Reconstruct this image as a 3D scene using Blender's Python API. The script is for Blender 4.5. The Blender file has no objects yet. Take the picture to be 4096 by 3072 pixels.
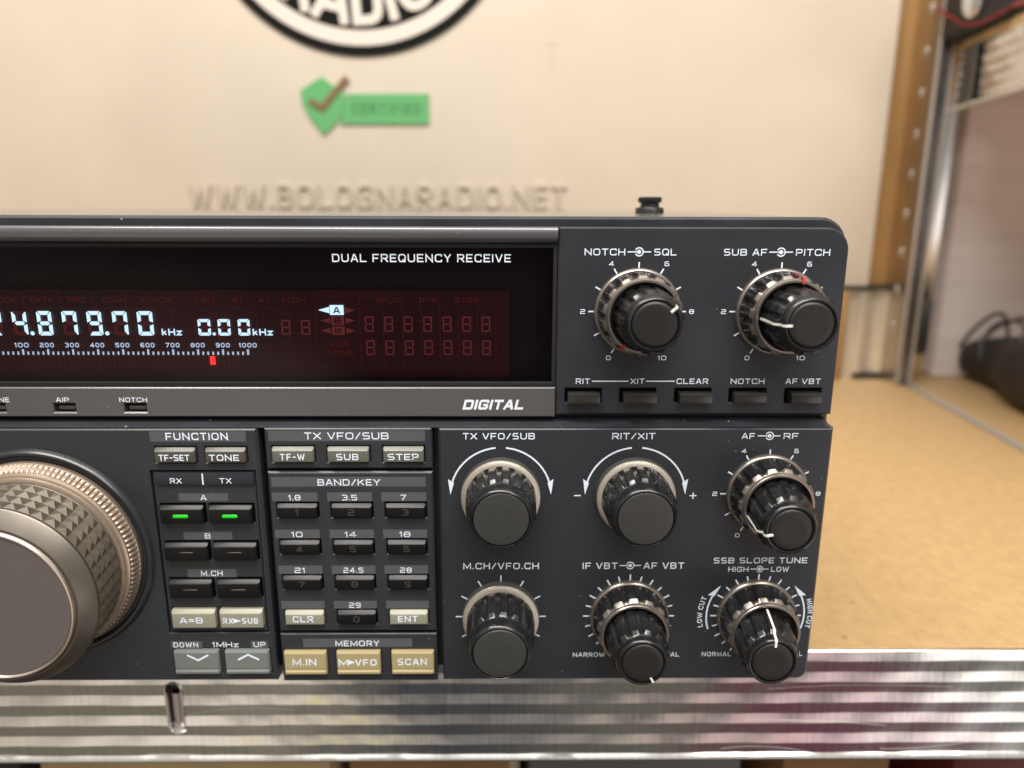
import bpy, bmesh, math, random
from mathutils import Vector, Matrix
random.seed(7)
PI = math.pi
MM = 0.001                       # everything below is written in millimetres
scene = bpy.context.scene
COL = scene.collection

# ------------------------------------------------------------------ camera
cam_d = bpy.data.cameras.new('camera')
cam = bpy.data.objects.new('camera', cam_d)
COL.objects.link(cam)
scene.camera = cam
pitch, yaw, roll = 0.233639, 0.010319, 0.0026704
fw = Vector((math.sin(yaw)*math.cos(pitch), math.cos(yaw)*math.cos(pitch), -math.sin(pitch)))
ri = Vector((math.cos(yaw), -math.sin(yaw), 0))
up = ri.cross(fw)
r2 = ri*math.cos(roll) + up*math.sin(roll)
u2 = up*math.cos(roll) - ri*math.sin(roll)
m = Matrix((r2, u2, -fw)).transposed().to_4x4()
m.translation = Vector((0, -0.200, 0.1587))
cam.matrix_world = m
cam_d.sensor_width = 36
cam_d.lens = 25.155
cam_d.clip_start = 0.01
cam_d.clip_end = 50
cam_d.dof.use_dof = True
cam_d.dof.focus_distance = 0.204
cam_d.dof.aperture_fstop = 7.8

# ------------------------------------------------------------------ world: a dim warm room with a bright ceiling
world = bpy.data.worlds.new('World')
scene.world = world
world.use_nodes = True
wn = world.node_tree; wn.nodes.clear()
def N(t, ty, **kw):
    n = t.nodes.new(ty)
    for k, v in kw.items(): setattr(n, k, v)
    return n
w_out = N(wn, 'ShaderNodeOutputWorld'); w_bg = N(wn, 'ShaderNodeBackground')
w_tc = N(wn, 'ShaderNodeTexCoord'); w_sep = N(wn, 'ShaderNodeSeparateXYZ')
w_ramp = N(wn, 'ShaderNodeValToRGB')
w_map = N(wn, 'ShaderNodeMapRange'); w_map.inputs['From Min'].default_value = -1; w_map.inputs['From Max'].default_value = 1
wn.links.new(w_tc.outputs['Generated'], w_sep.inputs[0])
wn.links.new(w_sep.outputs['Z'], w_map.inputs['Value'])
wn.links.new(w_map.outputs[0], w_ramp.inputs[0])
cr = w_ramp.color_ramp
cr.elements[0].position = 0.0; cr.elements[0].color = (.07, .06, .05, 1)
cr.elements[1].position = 1.0; cr.elements[1].color = (.95, .90, .82, 1)
e = cr.elements.new(.38); e.color = (.20, .18, .16, 1)
e = cr.elements.new(.55); e.color = (.36, .335, .30, 1)
e = cr.elements.new(.75); e.color = (.80, .76, .69, 1)
# colour patches painted into the world to give the shiny rail its reflections: (direction, half-angle, softness, colour, amount)
w_col = w_ramp.outputs[0]
def patch(d, ang, soft, col, amt=1.0):
    global w_col
    d = Vector(d).normalized()
    vm = N(wn, 'ShaderNodeVectorMath', operation='DOT_PRODUCT'); vm.inputs[1].default_value = d
    wn.links.new(w_tc.outputs['Generated'], vm.inputs[0])
    mr = N(wn, 'ShaderNodeMapRange', interpolation_type='SMOOTHSTEP')
    mr.inputs['From Min'].default_value = math.cos(math.radians(ang+soft)); mr.inputs['From Max'].default_value = math.cos(math.radians(max(0, ang-soft)))
    mr.inputs['To Max'].default_value = amt
    wn.links.new(vm.outputs['Value'], mr.inputs['Value'])
    mx = N(wn, 'ShaderNodeMix', data_type='RGBA'); wn.links.new(mr.outputs[0], mx.inputs[0])
    wn.links.new(w_col, mx.inputs[6]); mx.inputs[7].default_value = (*col, 1)
    w_col = mx.outputs[2]
def pd(xc, el):
    z = math.sin(math.radians(el)); return (xc, -math.sqrt(max(.02, 1-xc*xc-z*z)), z)
patch(pd(-.05, -6), 24, 8, (.13, .12, .115))             # dim shop seen at counter height
patch(pd(-.42, -20), 12, 6, (.74, .64, .53))
patch(pd(-.33, -18), 7, 3, (1.05, .94, .83))
patch(pd(-.46, -24), 3, 2, (.85, .60, .28), .8)
patch(pd(-.225, -20), 2.8, 1.2, (1.1, .80, .03), .95)    # yellow patches added for the rail to mirror
patch(pd(-.235, -25), 3.2, 1.4, (1.0, .72, .06), .8)
patch(pd(-.13, -19), 4, 2.5, (.78, .71, .63))
patch(pd(.03, -20), 8, 4, (.20, .19, .185))
patch(pd(.07, -24), 3, 2, (.50, .44, .40), .7)
patch(pd(.19, -19), 5, 3, (.55, .48, .40))
patch(pd(.27, -24), 3.6, 1.4, (.95, .56, .18))
patch(pd(.62, -19), 14, 4, (1.9, 1.82, 1.72))            # bright patch added to whiten the rail's right end
patch(pd(.375, -18), 7, 3, (.95, .62, .66), .95)         # pink and red patches added as rail reflections
patch(pd(.385, -23), 3, 1.8, (.80, .20, .27), .9)
patch(pd(-.38, -52), 14, 8, (.20, .185, .14))            # floor tones painted for the ribs that face down
patch(pd(-.20, -51), 6, 4, (.33, .29, .24))
patch(pd(-.03, -53), 10, 5, (.05, .053, .062))
patch(pd(.20, -52), 9, 5, (.15, .14, .115))
patch(pd(.38, -51), 7, 4, (.14, .042, .065))
patch(pd(.64, -46), 11, 5, (.62, .60, .58))
patch((0, -.35, .94), 34, 12, (1.9, 1.82, 1.7))           # bright part of the ceiling
wn.links.new(w_col, w_bg.inputs[0])
w_bg.inputs[1].default_value = 0.92
wn.links.new(w_bg.outputs[0], w_out.inputs[0])

# ------------------------------------------------------------------ lamps: two ceiling tubes of the shop
def tube(loc, target, sx, sy, watts, col):
    d = bpy.data.lights.new('ceiling_lamp', 'AREA')
    d.shape = 'RECTANGLE'; d.size = sx; d.size_y = sy; d.energy = watts; d.color = col
    o = bpy.data.objects.new('ceiling_lamp', d); COL.objects.link(o)
    o.location = loc
    o.rotation_euler = (Vector(target)-Vector(loc)).to_track_quat('-Z', 'Y').to_euler()
tube((-.25, -.55, 1.45), (0, .1, .1), 1.3, .12, 27, (1, .955, .90))
tube((.75, -.95, 1.60), (.1, .1, .1), .5, 1.2, 16, (1, .94, .87))

vs = scene.view_settings
vs.view_transform = 'Standard'; vs.look = 'None'; vs.exposure = 0.0; vs.gamma = 1; vs.use_curve_mapping = False

# ------------------------------------------------------------------ materials
def mat(name, col, rough=.5, metal=0.0, spec=.5, noise=None, bump=None, coat=0, emit=None, estr=0, specks=None, rvar=0):
    """noise=(scale, amount, (sx,sy,sz))   bump=(scale, strength, (sx,sy,sz))   specks=(scale, threshold, colour)"""
    M = bpy.data.materials.new(name); M.use_nodes = True
    t = M.node_tree; b = t.nodes['Principled BSDF']
    b.inputs['Base Color'].default_value = (*col, 1)
    b.inputs['Roughness'].default_value = rough
    b.inputs['Metallic'].default_value = metal
    b.inputs['Specular IOR Level'].default_value = spec
    b.inputs['Coat Weight'].default_value = coat
    if emit:
        b.inputs['Emission Color'].default_value = (*emit, 1); b.inputs['Emission Strength'].default_value = estr
    tc = N(t, 'ShaderNodeTexCoord')
    src = None
    def mapped(sc):
        mp = N(t, 'ShaderNodeMapping'); mp.inputs['Scale'].default_value = sc
        t.links.new(tc.outputs['Object'], mp.inputs[0]); return mp
    if noise:
        mp = mapped(noise[2]); nz = N(t, 'ShaderNodeTexNoise'); nz.inputs['Scale'].default_value = noise[0]; nz.inputs['Detail'].default_value = 6
        nz.inputs['Roughness'].default_value = .65
        t.links.new(mp.outputs[0], nz.inputs['Vector'])
        r = N(t, 'ShaderNodeValToRGB'); a = noise[1]
        r.color_ramp.elements[0].position = .3; r.color_ramp.elements[1].position = .7
        r.color_ramp.elements[0].color = tuple(max(0, c*(1-a)) for c in col)+(1,)
        r.color_ramp.elements[1].color = tuple(min(1, c*(1+a)) for c in col)+(1,)
        t.links.new(nz.outputs['Fac'], r.inputs[0]); src = r.outputs[0]
        if rvar:
            mr = N(t, 'ShaderNodeMapRange'); mr.inputs['To Min'].default_value = rough-rvar; mr.inputs['To Max'].default_value = rough+rvar
            t.links.new(nz.outputs['Fac'], mr.inputs[0]); t.links.new(mr.outputs[0], b.inputs['Roughness'])
    if specks:
        v = N(t, 'ShaderNodeTexVoronoi'); v.inputs['Scale'].default_value = specks[0]
        mp = mapped((1, 1, 1)); t.links.new(mp.outputs[0], v.inputs['Vector'])
        # only a few cells carry a fleck
        sx = N(t, 'ShaderNodeSeparateColor'); t.links.new(v.outputs['Color'], sx.inputs[0])
        c1 = N(t, 'ShaderNodeMath', operation='LESS_THAN'); c1.inputs[1].default_value = specks[1]
        c2 = N(t, 'ShaderNodeMath', operation='GREATER_THAN'); c2.inputs[1].default_value = .84
        mu = N(t, 'ShaderNodeMath', operation='MULTIPLY')
        t.links.new(v.outputs['Distance'], c1.inputs[0]); t.links.new(sx.outputs[0], c2.inputs[0])
        t.links.new(c1.outputs[0], mu.inputs[0]); t.links.new(c2.outputs[0], mu.inputs[1])
        mx = N(t, 'ShaderNodeMix', data_type='RGBA'); t.links.new(mu.outputs[0], mx.inputs[0])
        if src: t.links.new(src, mx.inputs[6])
        else: mx.inputs[6].default_value = (*col, 1)
        mx.inputs[7].default_value = (*specks[2], 1); src = mx.outputs[2]
    if src: t.links.new(src, b.inputs['Base Color'])
    if bump:
        mp = mapped(bump[2]); nz = N(t, 'ShaderNodeTexNoise'); nz.inputs['Scale'].default_value = bump[0]; nz.inputs['Detail'].default_value = 3
        t.links.new(mp.outputs[0], nz.inputs['Vector'])
        bp = N(t, 'ShaderNodeBump'); bp.inputs['Strength'].default_value = bump[1]; bp.inputs['Distance'].default_value = .0004
        t.links.new(nz.outputs['Fac'], bp.inputs['Height']); t.links.new(bp.outputs[0], b.inputs['Normal'])
    return M

I1 = (1, 1, 1)
M = {}
M['panel'] = mat('panel_plastic', (.027, .030, .037), .36, spec=.42, bump=(1500, .10, I1), noise=(22, .14, I1), specks=(380, .06, (.30, .30, .31)), rvar=.08)
M['frame'] = mat('frame_plastic', (.032, .034, .042), .24, noise=(60, .25, (1, 1, 1)), specks=(300, .08, (.4, .38, .36)))
M['dark'] = mat('slot_black', (.006, .006, .007), .7)
M['bezel'] = mat('bezel_satin', (.135, .137, .145), .26, .45, noise=(40, .22, (.05, 1, 1)), bump=(900, .08, (.02, 1, 1)), specks=(240, .05, (.4, .4, .38)))
M['bar'] = mat('bar_satin', (.125, .125, .128), .30, .4, noise=(40, .2, (.05, 1, 1)), specks=(260, .05, (.4, .4, .38)))
M['text'] = mat('print_white', (.80, .89, 1.0), .5)
M['ledtext'] = mat('print_pale', (.80, .86, .92), .5)
M['dimtext'] = mat('print_dim', (.05, .05, .05), .5)
M['band'] = mat('print_grey', (.085, .087, .10), .5)
M['key_black'] = mat('key_black', (.006, .006, .007), .34, spec=.3, noise=(200, .3, I1))
M['key_brown'] = mat('key_olive', (.075, .070, .055), .35)
M['key_grey'] = mat('key_greygreen', (.135, .14, .115), .35)
M['key_beige'] = mat('key_beige', (.31, .305, .235), .4)
M['key_slate'] = mat('key_slate', (.165, .185, .175), .38)
M['key_gold'] = mat('key_gold', (.385, .318, .17), .4)
M['key_push'] = mat('key_push', (.030, .029, .027), .24)
M['knob'] = mat('knob_black', (.013, .013, .014), .20, bump=(700, .05, I1), noise=(120, .5, I1), rvar=.06, specks=(500, .09, (.10, .09, .08)))
M['knobcap'] = mat('knob_cap', (.013, .013, .013), .40, bump=(1200, .1, I1))
M['cap_grey'] = mat('cap_grey', (.036, .037, .037), .42, bump=(1800, .15, I1))
M['bronze'] = mat('bronze_trim', (.33, .29, .26), .30, .85)
M['skirt'] = mat('champagne_skirt', (.56, .51, .44), .38, .7, bump=(2500, .25, I1))
M['skirt_side'] = mat('skirt_side', (.11, .108, .10), .4, .5)
M['dial_bronze'] = mat('dial_bronze', (.46, .365, .285), .33, .75)
M['dial_rubber'] = mat('dial_grip', (.115, .097, .073), .45, .3, noise=(90, .25, I1))
M['dial_rim'] = mat('dial_rim', (.15, .133, .112), .36, .7, noise=(90, .15, I1))
M['dial_face'] = mat('dial_face', (.15, .128, .124), .45, .35, bump=(1500, .12, I1))
M['chrome'] = mat('dial_chrome', (.72, .64, .58), .2, .95)
M['ring_black'] = mat('ring_black', (.022, .023, .026), .25)
M['pointer'] = mat('pointer_white', (.82, .80, .74), .4)
M['red'] = mat('pointer_red', (.42, .02, .02), .4)
M['cover'] = mat('cover_paint', (.30, .29, .27), .16, .75, bump=(300, .03, I1))
M['rubber'] = mat('black_rubber', (.010, .010, .011), .35)
M['vfd'] = mat('tube_board', (.055, .0042, .0095), .5, noise=(30, .5, I1))
M['vfd_back'] = mat('tube_back', (.010, .0012, .002), .6)
M['vfd_frame'] = mat('tube_frame', (.27, .03, .04), .5)
M['vfd_dim'] = mat('tube_unlit', (.50, .11, .11), .5)
M['vfd_lab'] = mat('tube_label', (.34, .045, .03), .5)
M['lit'] = mat('tube_lit', (.5, .7, .75), .5, emit=(.52, .88, 1.0), estr=1.85)
M['lit_soft'] = mat('tube_lit_soft', (.4, .55, .65), .5, emit=(.55, .82, 1.0), estr=1.1)
M['lit_red'] = mat('tube_lit_red', (.6, .05, .05), .5, emit=(1.0, .03, .02), estr=2.2)
M['lit_green'] = mat('lamp_green', (.002, .05, .004), .4, emit=(.004, .72, .012), estr=1.0)
M['lamp_off'] = mat('lamp_off', (.02, .018, .018), .3)
M['lens_off'] = mat('lens_off', (.06, .055, .05), .3)
M['mdf'] = mat('chipboard', (.465, .308, .147), .5, noise=(190, .12, (1, .6, 1)), bump=(500, .06, I1), specks=(75, .09, (.36, .21, .09)))
M['mdf_edge'] = mat('chipboard_edge', (.55, .37, .17), .7, noise=(200, .35, I1))
M['zinc'] = mat('galvanised', (.78, .765, .74), .19, 1.0, noise=(30, .16, (26, 1, 1.0)), bump=(60, .05, (40, 1, 2.0)), rvar=.07)
M['zinc_dull'] = mat('galvanised_dull', (.58, .55, .52), .42, .75, noise=(60, .3, (1, 1, .3)), rvar=.1)
M['trim'] = mat('trim_metal', (.62, .59, .56), .45, .6)
M['zinc_web'] = mat('galvanised_web', (.66, .60, .52), .30, 1.0, noise=(60, .2, (1, 1, .3)))
M['zinc_dark'] = mat('steel_dark', (.19, .18, .175), .4, .9, noise=(30, .5, (1, 1, .5)))
M['board'] = mat('board_cream', (.665, .585, .484), .42, noise=(7, .05, I1))
M['letter'] = mat('letter_cream', (.50, .43, .345), .5)
M['white'] = mat('letter_white', (.72, .645, .57), .5)
M['ink'] = mat('emblem_black', (.004, .004, .003), .6, spec=.15)
M['green'] = mat('badge_green', (.115, .385, .14), .5)
M['green_text'] = mat('badge_dark_green', (.075, .24, .085), .5)
M['tick'] = mat('badge_brown', (.20, .115, .05), .5)
M['wood'] = mat('pine', (.35, .195, .07), .5, noise=(22, .28, (3, 1, .25)))
M['wall'] = mat('wall_paint', (.45, .36, .26), .8, noise=(4, .1, I1))
M['mauve'] = mat('carton_mauve', (.84, .76, .76), .65, noise=(14, .10, (.12, .12, 5)))
M['bag'] = mat('bag_black', (.016, .013, .012), .6, noise=(60, .4, I1))
M['cable'] = mat('cable_grey', (.055, .05, .045), .5)
M['piping'] = mat('piping_red', (.26, .010, .012), .45)
M['silver'] = mat('silver_cap', (.72, .76, .80), .22, .9)
M['carton'] = mat('carton_tan', (.47, .335, .17), .7, noise=(30, .12, I1))
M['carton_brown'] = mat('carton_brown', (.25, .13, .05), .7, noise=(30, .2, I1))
M['darkred'] = mat('case_darkred', (.13, .018, .012), .5)
M['charcoal'] = mat('case_charcoal', (.018, .017, .017), .5)
M['greybin'] = mat('bin_grey', (.12, .115, .115), .5)

M['rail'] = mat('galvanised_rail', (.82, .81, .79), .18, 1.0, noise=(30, .09, (20, 1, 1.0)), bump=(60, .04, (40, 1, 2.0)), rvar=.05)
M['zinc_slot'] = mat('galvanised_slot', (.70, .68, .66), .28, 1.0)
M['zinc_pale'] = mat('galvanised_pale', (.80, .75, .66), .28, .8, noise=(40, .12, (1, 1, .3)))
def scratch(Mt, arcs):
    """long curved scuffs on the metal: (centre x, centre z, radius, from x, to x, half width) in mm"""
    t = Mt.node_tree; b = t.nodes['Principled BSDF']; tc = N(t, 'ShaderNodeTexCoord'); sp = N(t, 'ShaderNodeSeparateXYZ'); t.links.new(tc.outputs['Object'], sp.inputs[0])
    def mth(op, a, c=None):
        n = N(t, 'ShaderNodeMath', operation=op)
        for i, v in enumerate((a, c)):
            if v is None: continue
            if isinstance(v, (int, float)): n.inputs[i].default_value = v
            else: t.links.new(v, n.inputs[i])
        return n.outputs[0]
    tot = None
    for cx, cz, R, x0, x1, w in arcs:
        dx = mth('SUBTRACT', sp.outputs[0], cx*MM); dz = mth('SUBTRACT', sp.outputs[2], cz*MM)
        r = mth('SQRT', mth('ADD', mth('MULTIPLY', dx, dx), mth('MULTIPLY', dz, dz)))
        on_ = mth('LESS_THAN', mth('ABSOLUTE', mth('SUBTRACT', r, R*MM)), w*MM)
        on_ = mth('MULTIPLY', on_, mth('GREATER_THAN', sp.outputs[0], x0*MM)); on_ = mth('MULTIPLY', on_, mth('LESS_THAN', sp.outputs[0], x1*MM))
        on_ = mth('MULTIPLY', on_, mth('GREATER_THAN', dz, 0) if cz < -20 else mth('LESS_THAN', dz, 0))
        tot = on_ if tot is None else mth('MAXIMUM', tot, on_)
    for inp, val in (('Base Color', (.95, .94, .92, 1)), ('Roughness', .55), ('Metallic', .55)):
        mx = N(t, 'ShaderNodeMix', data_type='RGBA' if inp == 'Base Color' else 'FLOAT'); t.links.new(tot, mx.inputs[0])
        ia, ib, oo = (6, 7, 2) if inp == 'Base Color' else (2, 3, 0)
        if b.inputs[inp].is_linked: t.links.new(b.inputs[inp].links[0].from_socket, mx.inputs[ia])
        else: mx.inputs[ia].default_value = b.inputs[inp].default_value
        mx.inputs[ib].default_value = val
        t.links.new(mx.outputs[oo], b.inputs[inp])
scratch(M['rail'], [(97, -117, 75, 84, 118, .16), (100, -430, 400, 92, 147, .13), (150, 95, 138.5, 146, 186, .13), (-96, -126, 102, -121, -80, .08), (140, -520, 505, 100, 170, .07)])

# dark smoked pane: see-through with a mirror skin
def pane_material():
    P = bpy.data.materials.new('smoked_pane'); P.use_nodes = True
    t = P.node_tree; t.nodes.clear()
    o = N(t, 'ShaderNodeOutputMaterial'); tr = N(t, 'ShaderNodeBsdfTransparent'); tr.inputs[0].default_value = (.80, .74, .77, 1)
    g = N(t, 'ShaderNodeBsdfGlossy'); g.inputs['Roughness'].default_value = .03; g.inputs['Color'].default_value = (1, 1, 1, 1)
    f = N(t, 'ShaderNodeFresnel'); f.inputs[0].default_value = 1.22
    mx = N(t, 'ShaderNodeMixShader')
    t.links.new(f.outputs[0], mx.inputs[0]); t.links.new(tr.outputs[0], mx.inputs[1]); t.links.new(g.outputs[0], mx.inputs[2])
    t.links.new(mx.outputs[0], o.inputs[0])
    return P
M['pane'] = pane_material()

# ------------------------------------------------------------------ building helpers
def link(name, me, material, parent=None):
    o = bpy.data.objects.new(name, me); COL.objects.link(o)
    if material is not None: me.materials.append(material)
    if parent is not None: o.parent = parent
    return o
def finish(name, bm, material, parent=None, smooth=None):
    me = bpy.data.meshes.new(name)
    bmesh.ops.recalc_face_normals(bm, faces=bm.faces)
    for v in bm.verts: v.co *= MM
    bm.to_mesh(me); bm.free()
    if smooth is not None:
        for p in me.polygons: p.use_smooth = True
        me.set_sharp_from_angle(angle=math.radians(smooth))
    return link(name, me, material, parent)
def thing(name, label, cat, loc=(0, 0, 0), group=None):
    o = bpy.data.objects.new(name, None); COL.objects.link(o); o.empty_display_size = .02
    o.location = (0, 0, 0); o['label'] = label; o['category'] = cat
    if group: o['group'] = group
    return o
def tag(o, label, cat, group=None):
    o['label'] = label; o['category'] = cat
    if group: o['group'] = group
    return o
def add_box(bm, x0, x1, y0, y1, z0, z1, bevel=0, seg=2):
    b = bmesh.new()
    r = bmesh.ops.create_cube(b, size=1)
    for v in b.verts:
        v.co = Vector(((x0+x1)/2+v.co.x*(x1-x0), (y0+y1)/2+v.co.y*(y1-y0), (z0+z1)/2+v.co.z*(z1-z0)))
    if bevel: bmesh.ops.bevel(b, geom=b.edges[:], offset=bevel, segments=seg, profile=.5, affect='EDGES')
    merge(bm, b)
def merge(bm, b):
    mp = {}
    for v in b.verts: mp[v] = bm.verts.new(v.co)
    for f in b.faces:
        try: bm.faces.new([mp[v] for v in f.verts])
        except ValueError: pass
    b.free()
def box(name, x0, x1, y0, y1, z0, z1, material, parent=None, bevel=0, seg=2):
    bm = bmesh.new(); add_box(bm, x0, x1, y0, y1, z0, z1, bevel, seg)
    return finish(name, bm, material, parent, 35)
def offset_loop(loop, d):
    """move a closed (x,z) loop outward by d (negative: inward)"""
    n = len(loop); a = sum(loop[i][0]*loop[(i+1) % n][1]-loop[(i+1) % n][0]*loop[i][1] for i in range(n))
    s = 1 if a > 0 else -1
    out = []
    for i in range(n):
        p0, p1, p2 = loop[i-1], loop[i], loop[(i+1) % n]
        e1 = Vector((p1[0]-p0[0], p1[1]-p0[1])).normalized(); e2 = Vector((p2[0]-p1[0], p2[1]-p1[1])).normalized()
        n1 = Vector((e1.y, -e1.x))*s; n2 = Vector((e2.y, -e2.x))*s
        h = (n1+n2); k = d/max(.3, (1+n1.dot(n2)))
        out.append((p1[0]+h.x*k, p1[1]+h.y*k))
    return out
def rect(x0, x1, z0, z1): return [(x0, z0), (x1, z0), (x1, z1), (x0, z1)]
def rrect(x0, x1, z0, z1, r, corners=(1, 1, 1, 1), n=8):
    """corners: bottom-left, bottom-right, top-right, top-left"""
    out = []
    for (cx, cz, a0, on) in ((x0, z0, 180, corners[0]), (x1, z0, 270, corners[1]), (x1, z1, 0, corners[2]), (x0, z1, 90, corners[3])):
        if not on: out.append((cx, cz)); continue
        ox = cx + (r if cx == x0 else -r); oz = cz + (r if cz == z0 else -r)
        for i in range(n+1):
            a = math.radians(a0+90*i/n); out.append((ox+r*math.cos(a), oz+r*math.sin(a)))
    return out
def add_plate(bm, outer, holes, y0, y1, ch=.3, chh=.2):
    """slab with holes, front at y0 (towards the viewer), chamfered rims"""
    b = bmesh.new(); edges = []; sides = []
    for k, lp in enumerate([outer]+list(holes)):
        c = ch if k == 0 else chh
        fr = offset_loop(lp, -c if k == 0 else c)
        v0 = [b.verts.new((x, y0, z)) for x, z in fr]
        v1 = [b.verts.new((x, y0+c, z)) for x, z in lp]
        v2 = [b.verts.new((x, y1, z)) for x, z in lp]
        n = len(lp)
        edges += [b.edges.new((v0[i], v0[(i+1) % n])) for i in range(n)]
        sides.append((v0, v1, v2, n))
    bmesh.ops.triangle_fill(b, use_beauty=True, use_dissolve=False, edges=edges, normal=(0, -1, 0))
    for v0, v1, v2, n in sides:
        for i in range(n):
            j = (i+1) % n
            b.faces.new((v0[i], v0[j], v1[j], v1[i])); b.faces.new((v1[i], v1[j], v2[j], v2[i]))
    merge(bm, b)
def plate(name, outer, holes, y0, y1, material, parent, ch=.3, chh=.2):
    bm = bmesh.new(); add_plate(bm, outer, holes, y0, y1, ch, chh)
    return finish(name, bm, material, parent, 30)
def add_lathe(bm, cx, cz, y0, prof, n=96, flutes=0, shear=(0, 0), Lmax=1, phase=0, close=False, skew=0):
    """profile rows (L, r, amp): L forward of the panel plane; flutes are hollows of depth amp"""
    rows = []
    for row in prof:
        L, r = row[0], row[1]; a = row[2] if len(row) > 2 else 0
        ox = cx+shear[0]*L/Lmax; oz = cz+shear[1]*L/Lmax
        if r <= 1e-6: rows.append([bm.verts.new((ox, y0-L, oz))]); continue
        ring = []
        for i in range(n):
            th = 2*PI*i/n
            rr = r
            if a:
                c = math.cos(flutes*(th+phase)+skew*L)
                rr = r - a*max(0, c)**.75 if skew == 0 else r + a*max(-1, min(1, 3*c))
            ring.append(bm.verts.new((ox+rr*math.sin(th), y0-L, oz+rr*math.cos(th))))
        rows.append(ring)
    for A, B in zip(rows, rows[1:]):
        for i in range(n):
            j = (i+1) % n
            if len(A) == 1 and len(B) == 1: continue
            if len(A) == 1: bm.faces.new((A[0], B[j], B[i]))
            elif len(B) == 1: bm.faces.new((A[i], A[j], B[0]))
            else: bm.faces.new((A[i], A[j], B[j], B[i]))
def lathe(name, cx, cz, y0, prof, material, parent, smooth=32, **kw):
    bm = bmesh.new(); add_lathe(bm, cx, cz, y0, prof, **kw)
    return finish(name, bm, material, parent, smooth)
def add_tube(bm, pts, r, n=10):
    pts = [Vector(p) for p in pts]; rings = []
    for i, p in enumerate(pts):
        t = (pts[min(i+1, len(pts)-1)]-pts[max(i-1, 0)]).normalized()
        a = t.cross(Vector((0, 0, 1)));
        if a.length < .1: a = t.cross(Vector((0, 1, 0)))
        a.normalize(); b = t.cross(a)
        rings.append([bm.verts.new(p+a*r*math.cos(2*PI*k/n)+b*r*math.sin(2*PI*k/n)) for k in range(n)])
    for A, B in zip(rings, rings[1:]):
        for k in range(n): bm.faces.new((A[k], A[(k+1) % n], B[(k+1) % n], B[k]))
    bm.faces.new(rings[0]); bm.faces.new(rings[-1])
def smooth_path(pts, n=8):
    P = [Vector(p) for p in pts]; out = []
    P = [P[0]*2-P[1]]+P+[P[-1]*2-P[-2]]
    for i in range(1, len(P)-2):
        for k in range(n):
            t = k/n
            out.append(.5*((2*P[i])+(P[i+1]-P[i-1])*t+(2*P[i-1]-5*P[i]+4*P[i+1]-P[i+2])*t*t+(3*P[i]-P[i-1]-3*P[i+1]+P[i+2])*t**3))
    out.append(P[-2]); return out
def ribbon(pts, w, closed=False, cap=0):
    """mitred stroke of width w around a polyline; returns a list of quads (2d)"""
    P = [Vector(p) for p in pts]; n = len(P)
    if not closed and cap:
        P[0] = P[0]-(P[1]-P[0]).normalized()*cap; P[-1] = P[-1]+(P[-1]-P[-2]).normalized()*cap
    L, R_ = [], []
    for i in range(n):
        if closed: a, b = P[i]-P[i-1], P[(i+1) % n]-P[i]
        else:
            a = P[i]-P[i-1] if i else P[1]-P[0]; b = P[i+1]-P[i] if i < n-1 else P[-1]-P[-2]
        a = a.normalized(); b = b.normalized()
        na, nb = Vector((-a.y, a.x)), Vector((-b.y, b.x)); h = na+nb
        k = (w/2)/max(.28, 1+na.dot(nb))
        L.append(P[i]+h*k); R_.append(P[i]-h*k)
    return [(L[i], L[(i+1) % n], R_[(i+1) % n], R_[i]) for i in range(n if closed else n-1)]
def arc(cx, cz, r, a0, a1, n=24):
    """angles in degrees clockwise from straight up"""
    return [(cx+r*math.sin(math.radians(a0+(a1-a0)*i/n)), cz+r*math.cos(math.radians(a0+(a1-a0)*i/n))) for i in range(n+1)]

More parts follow.
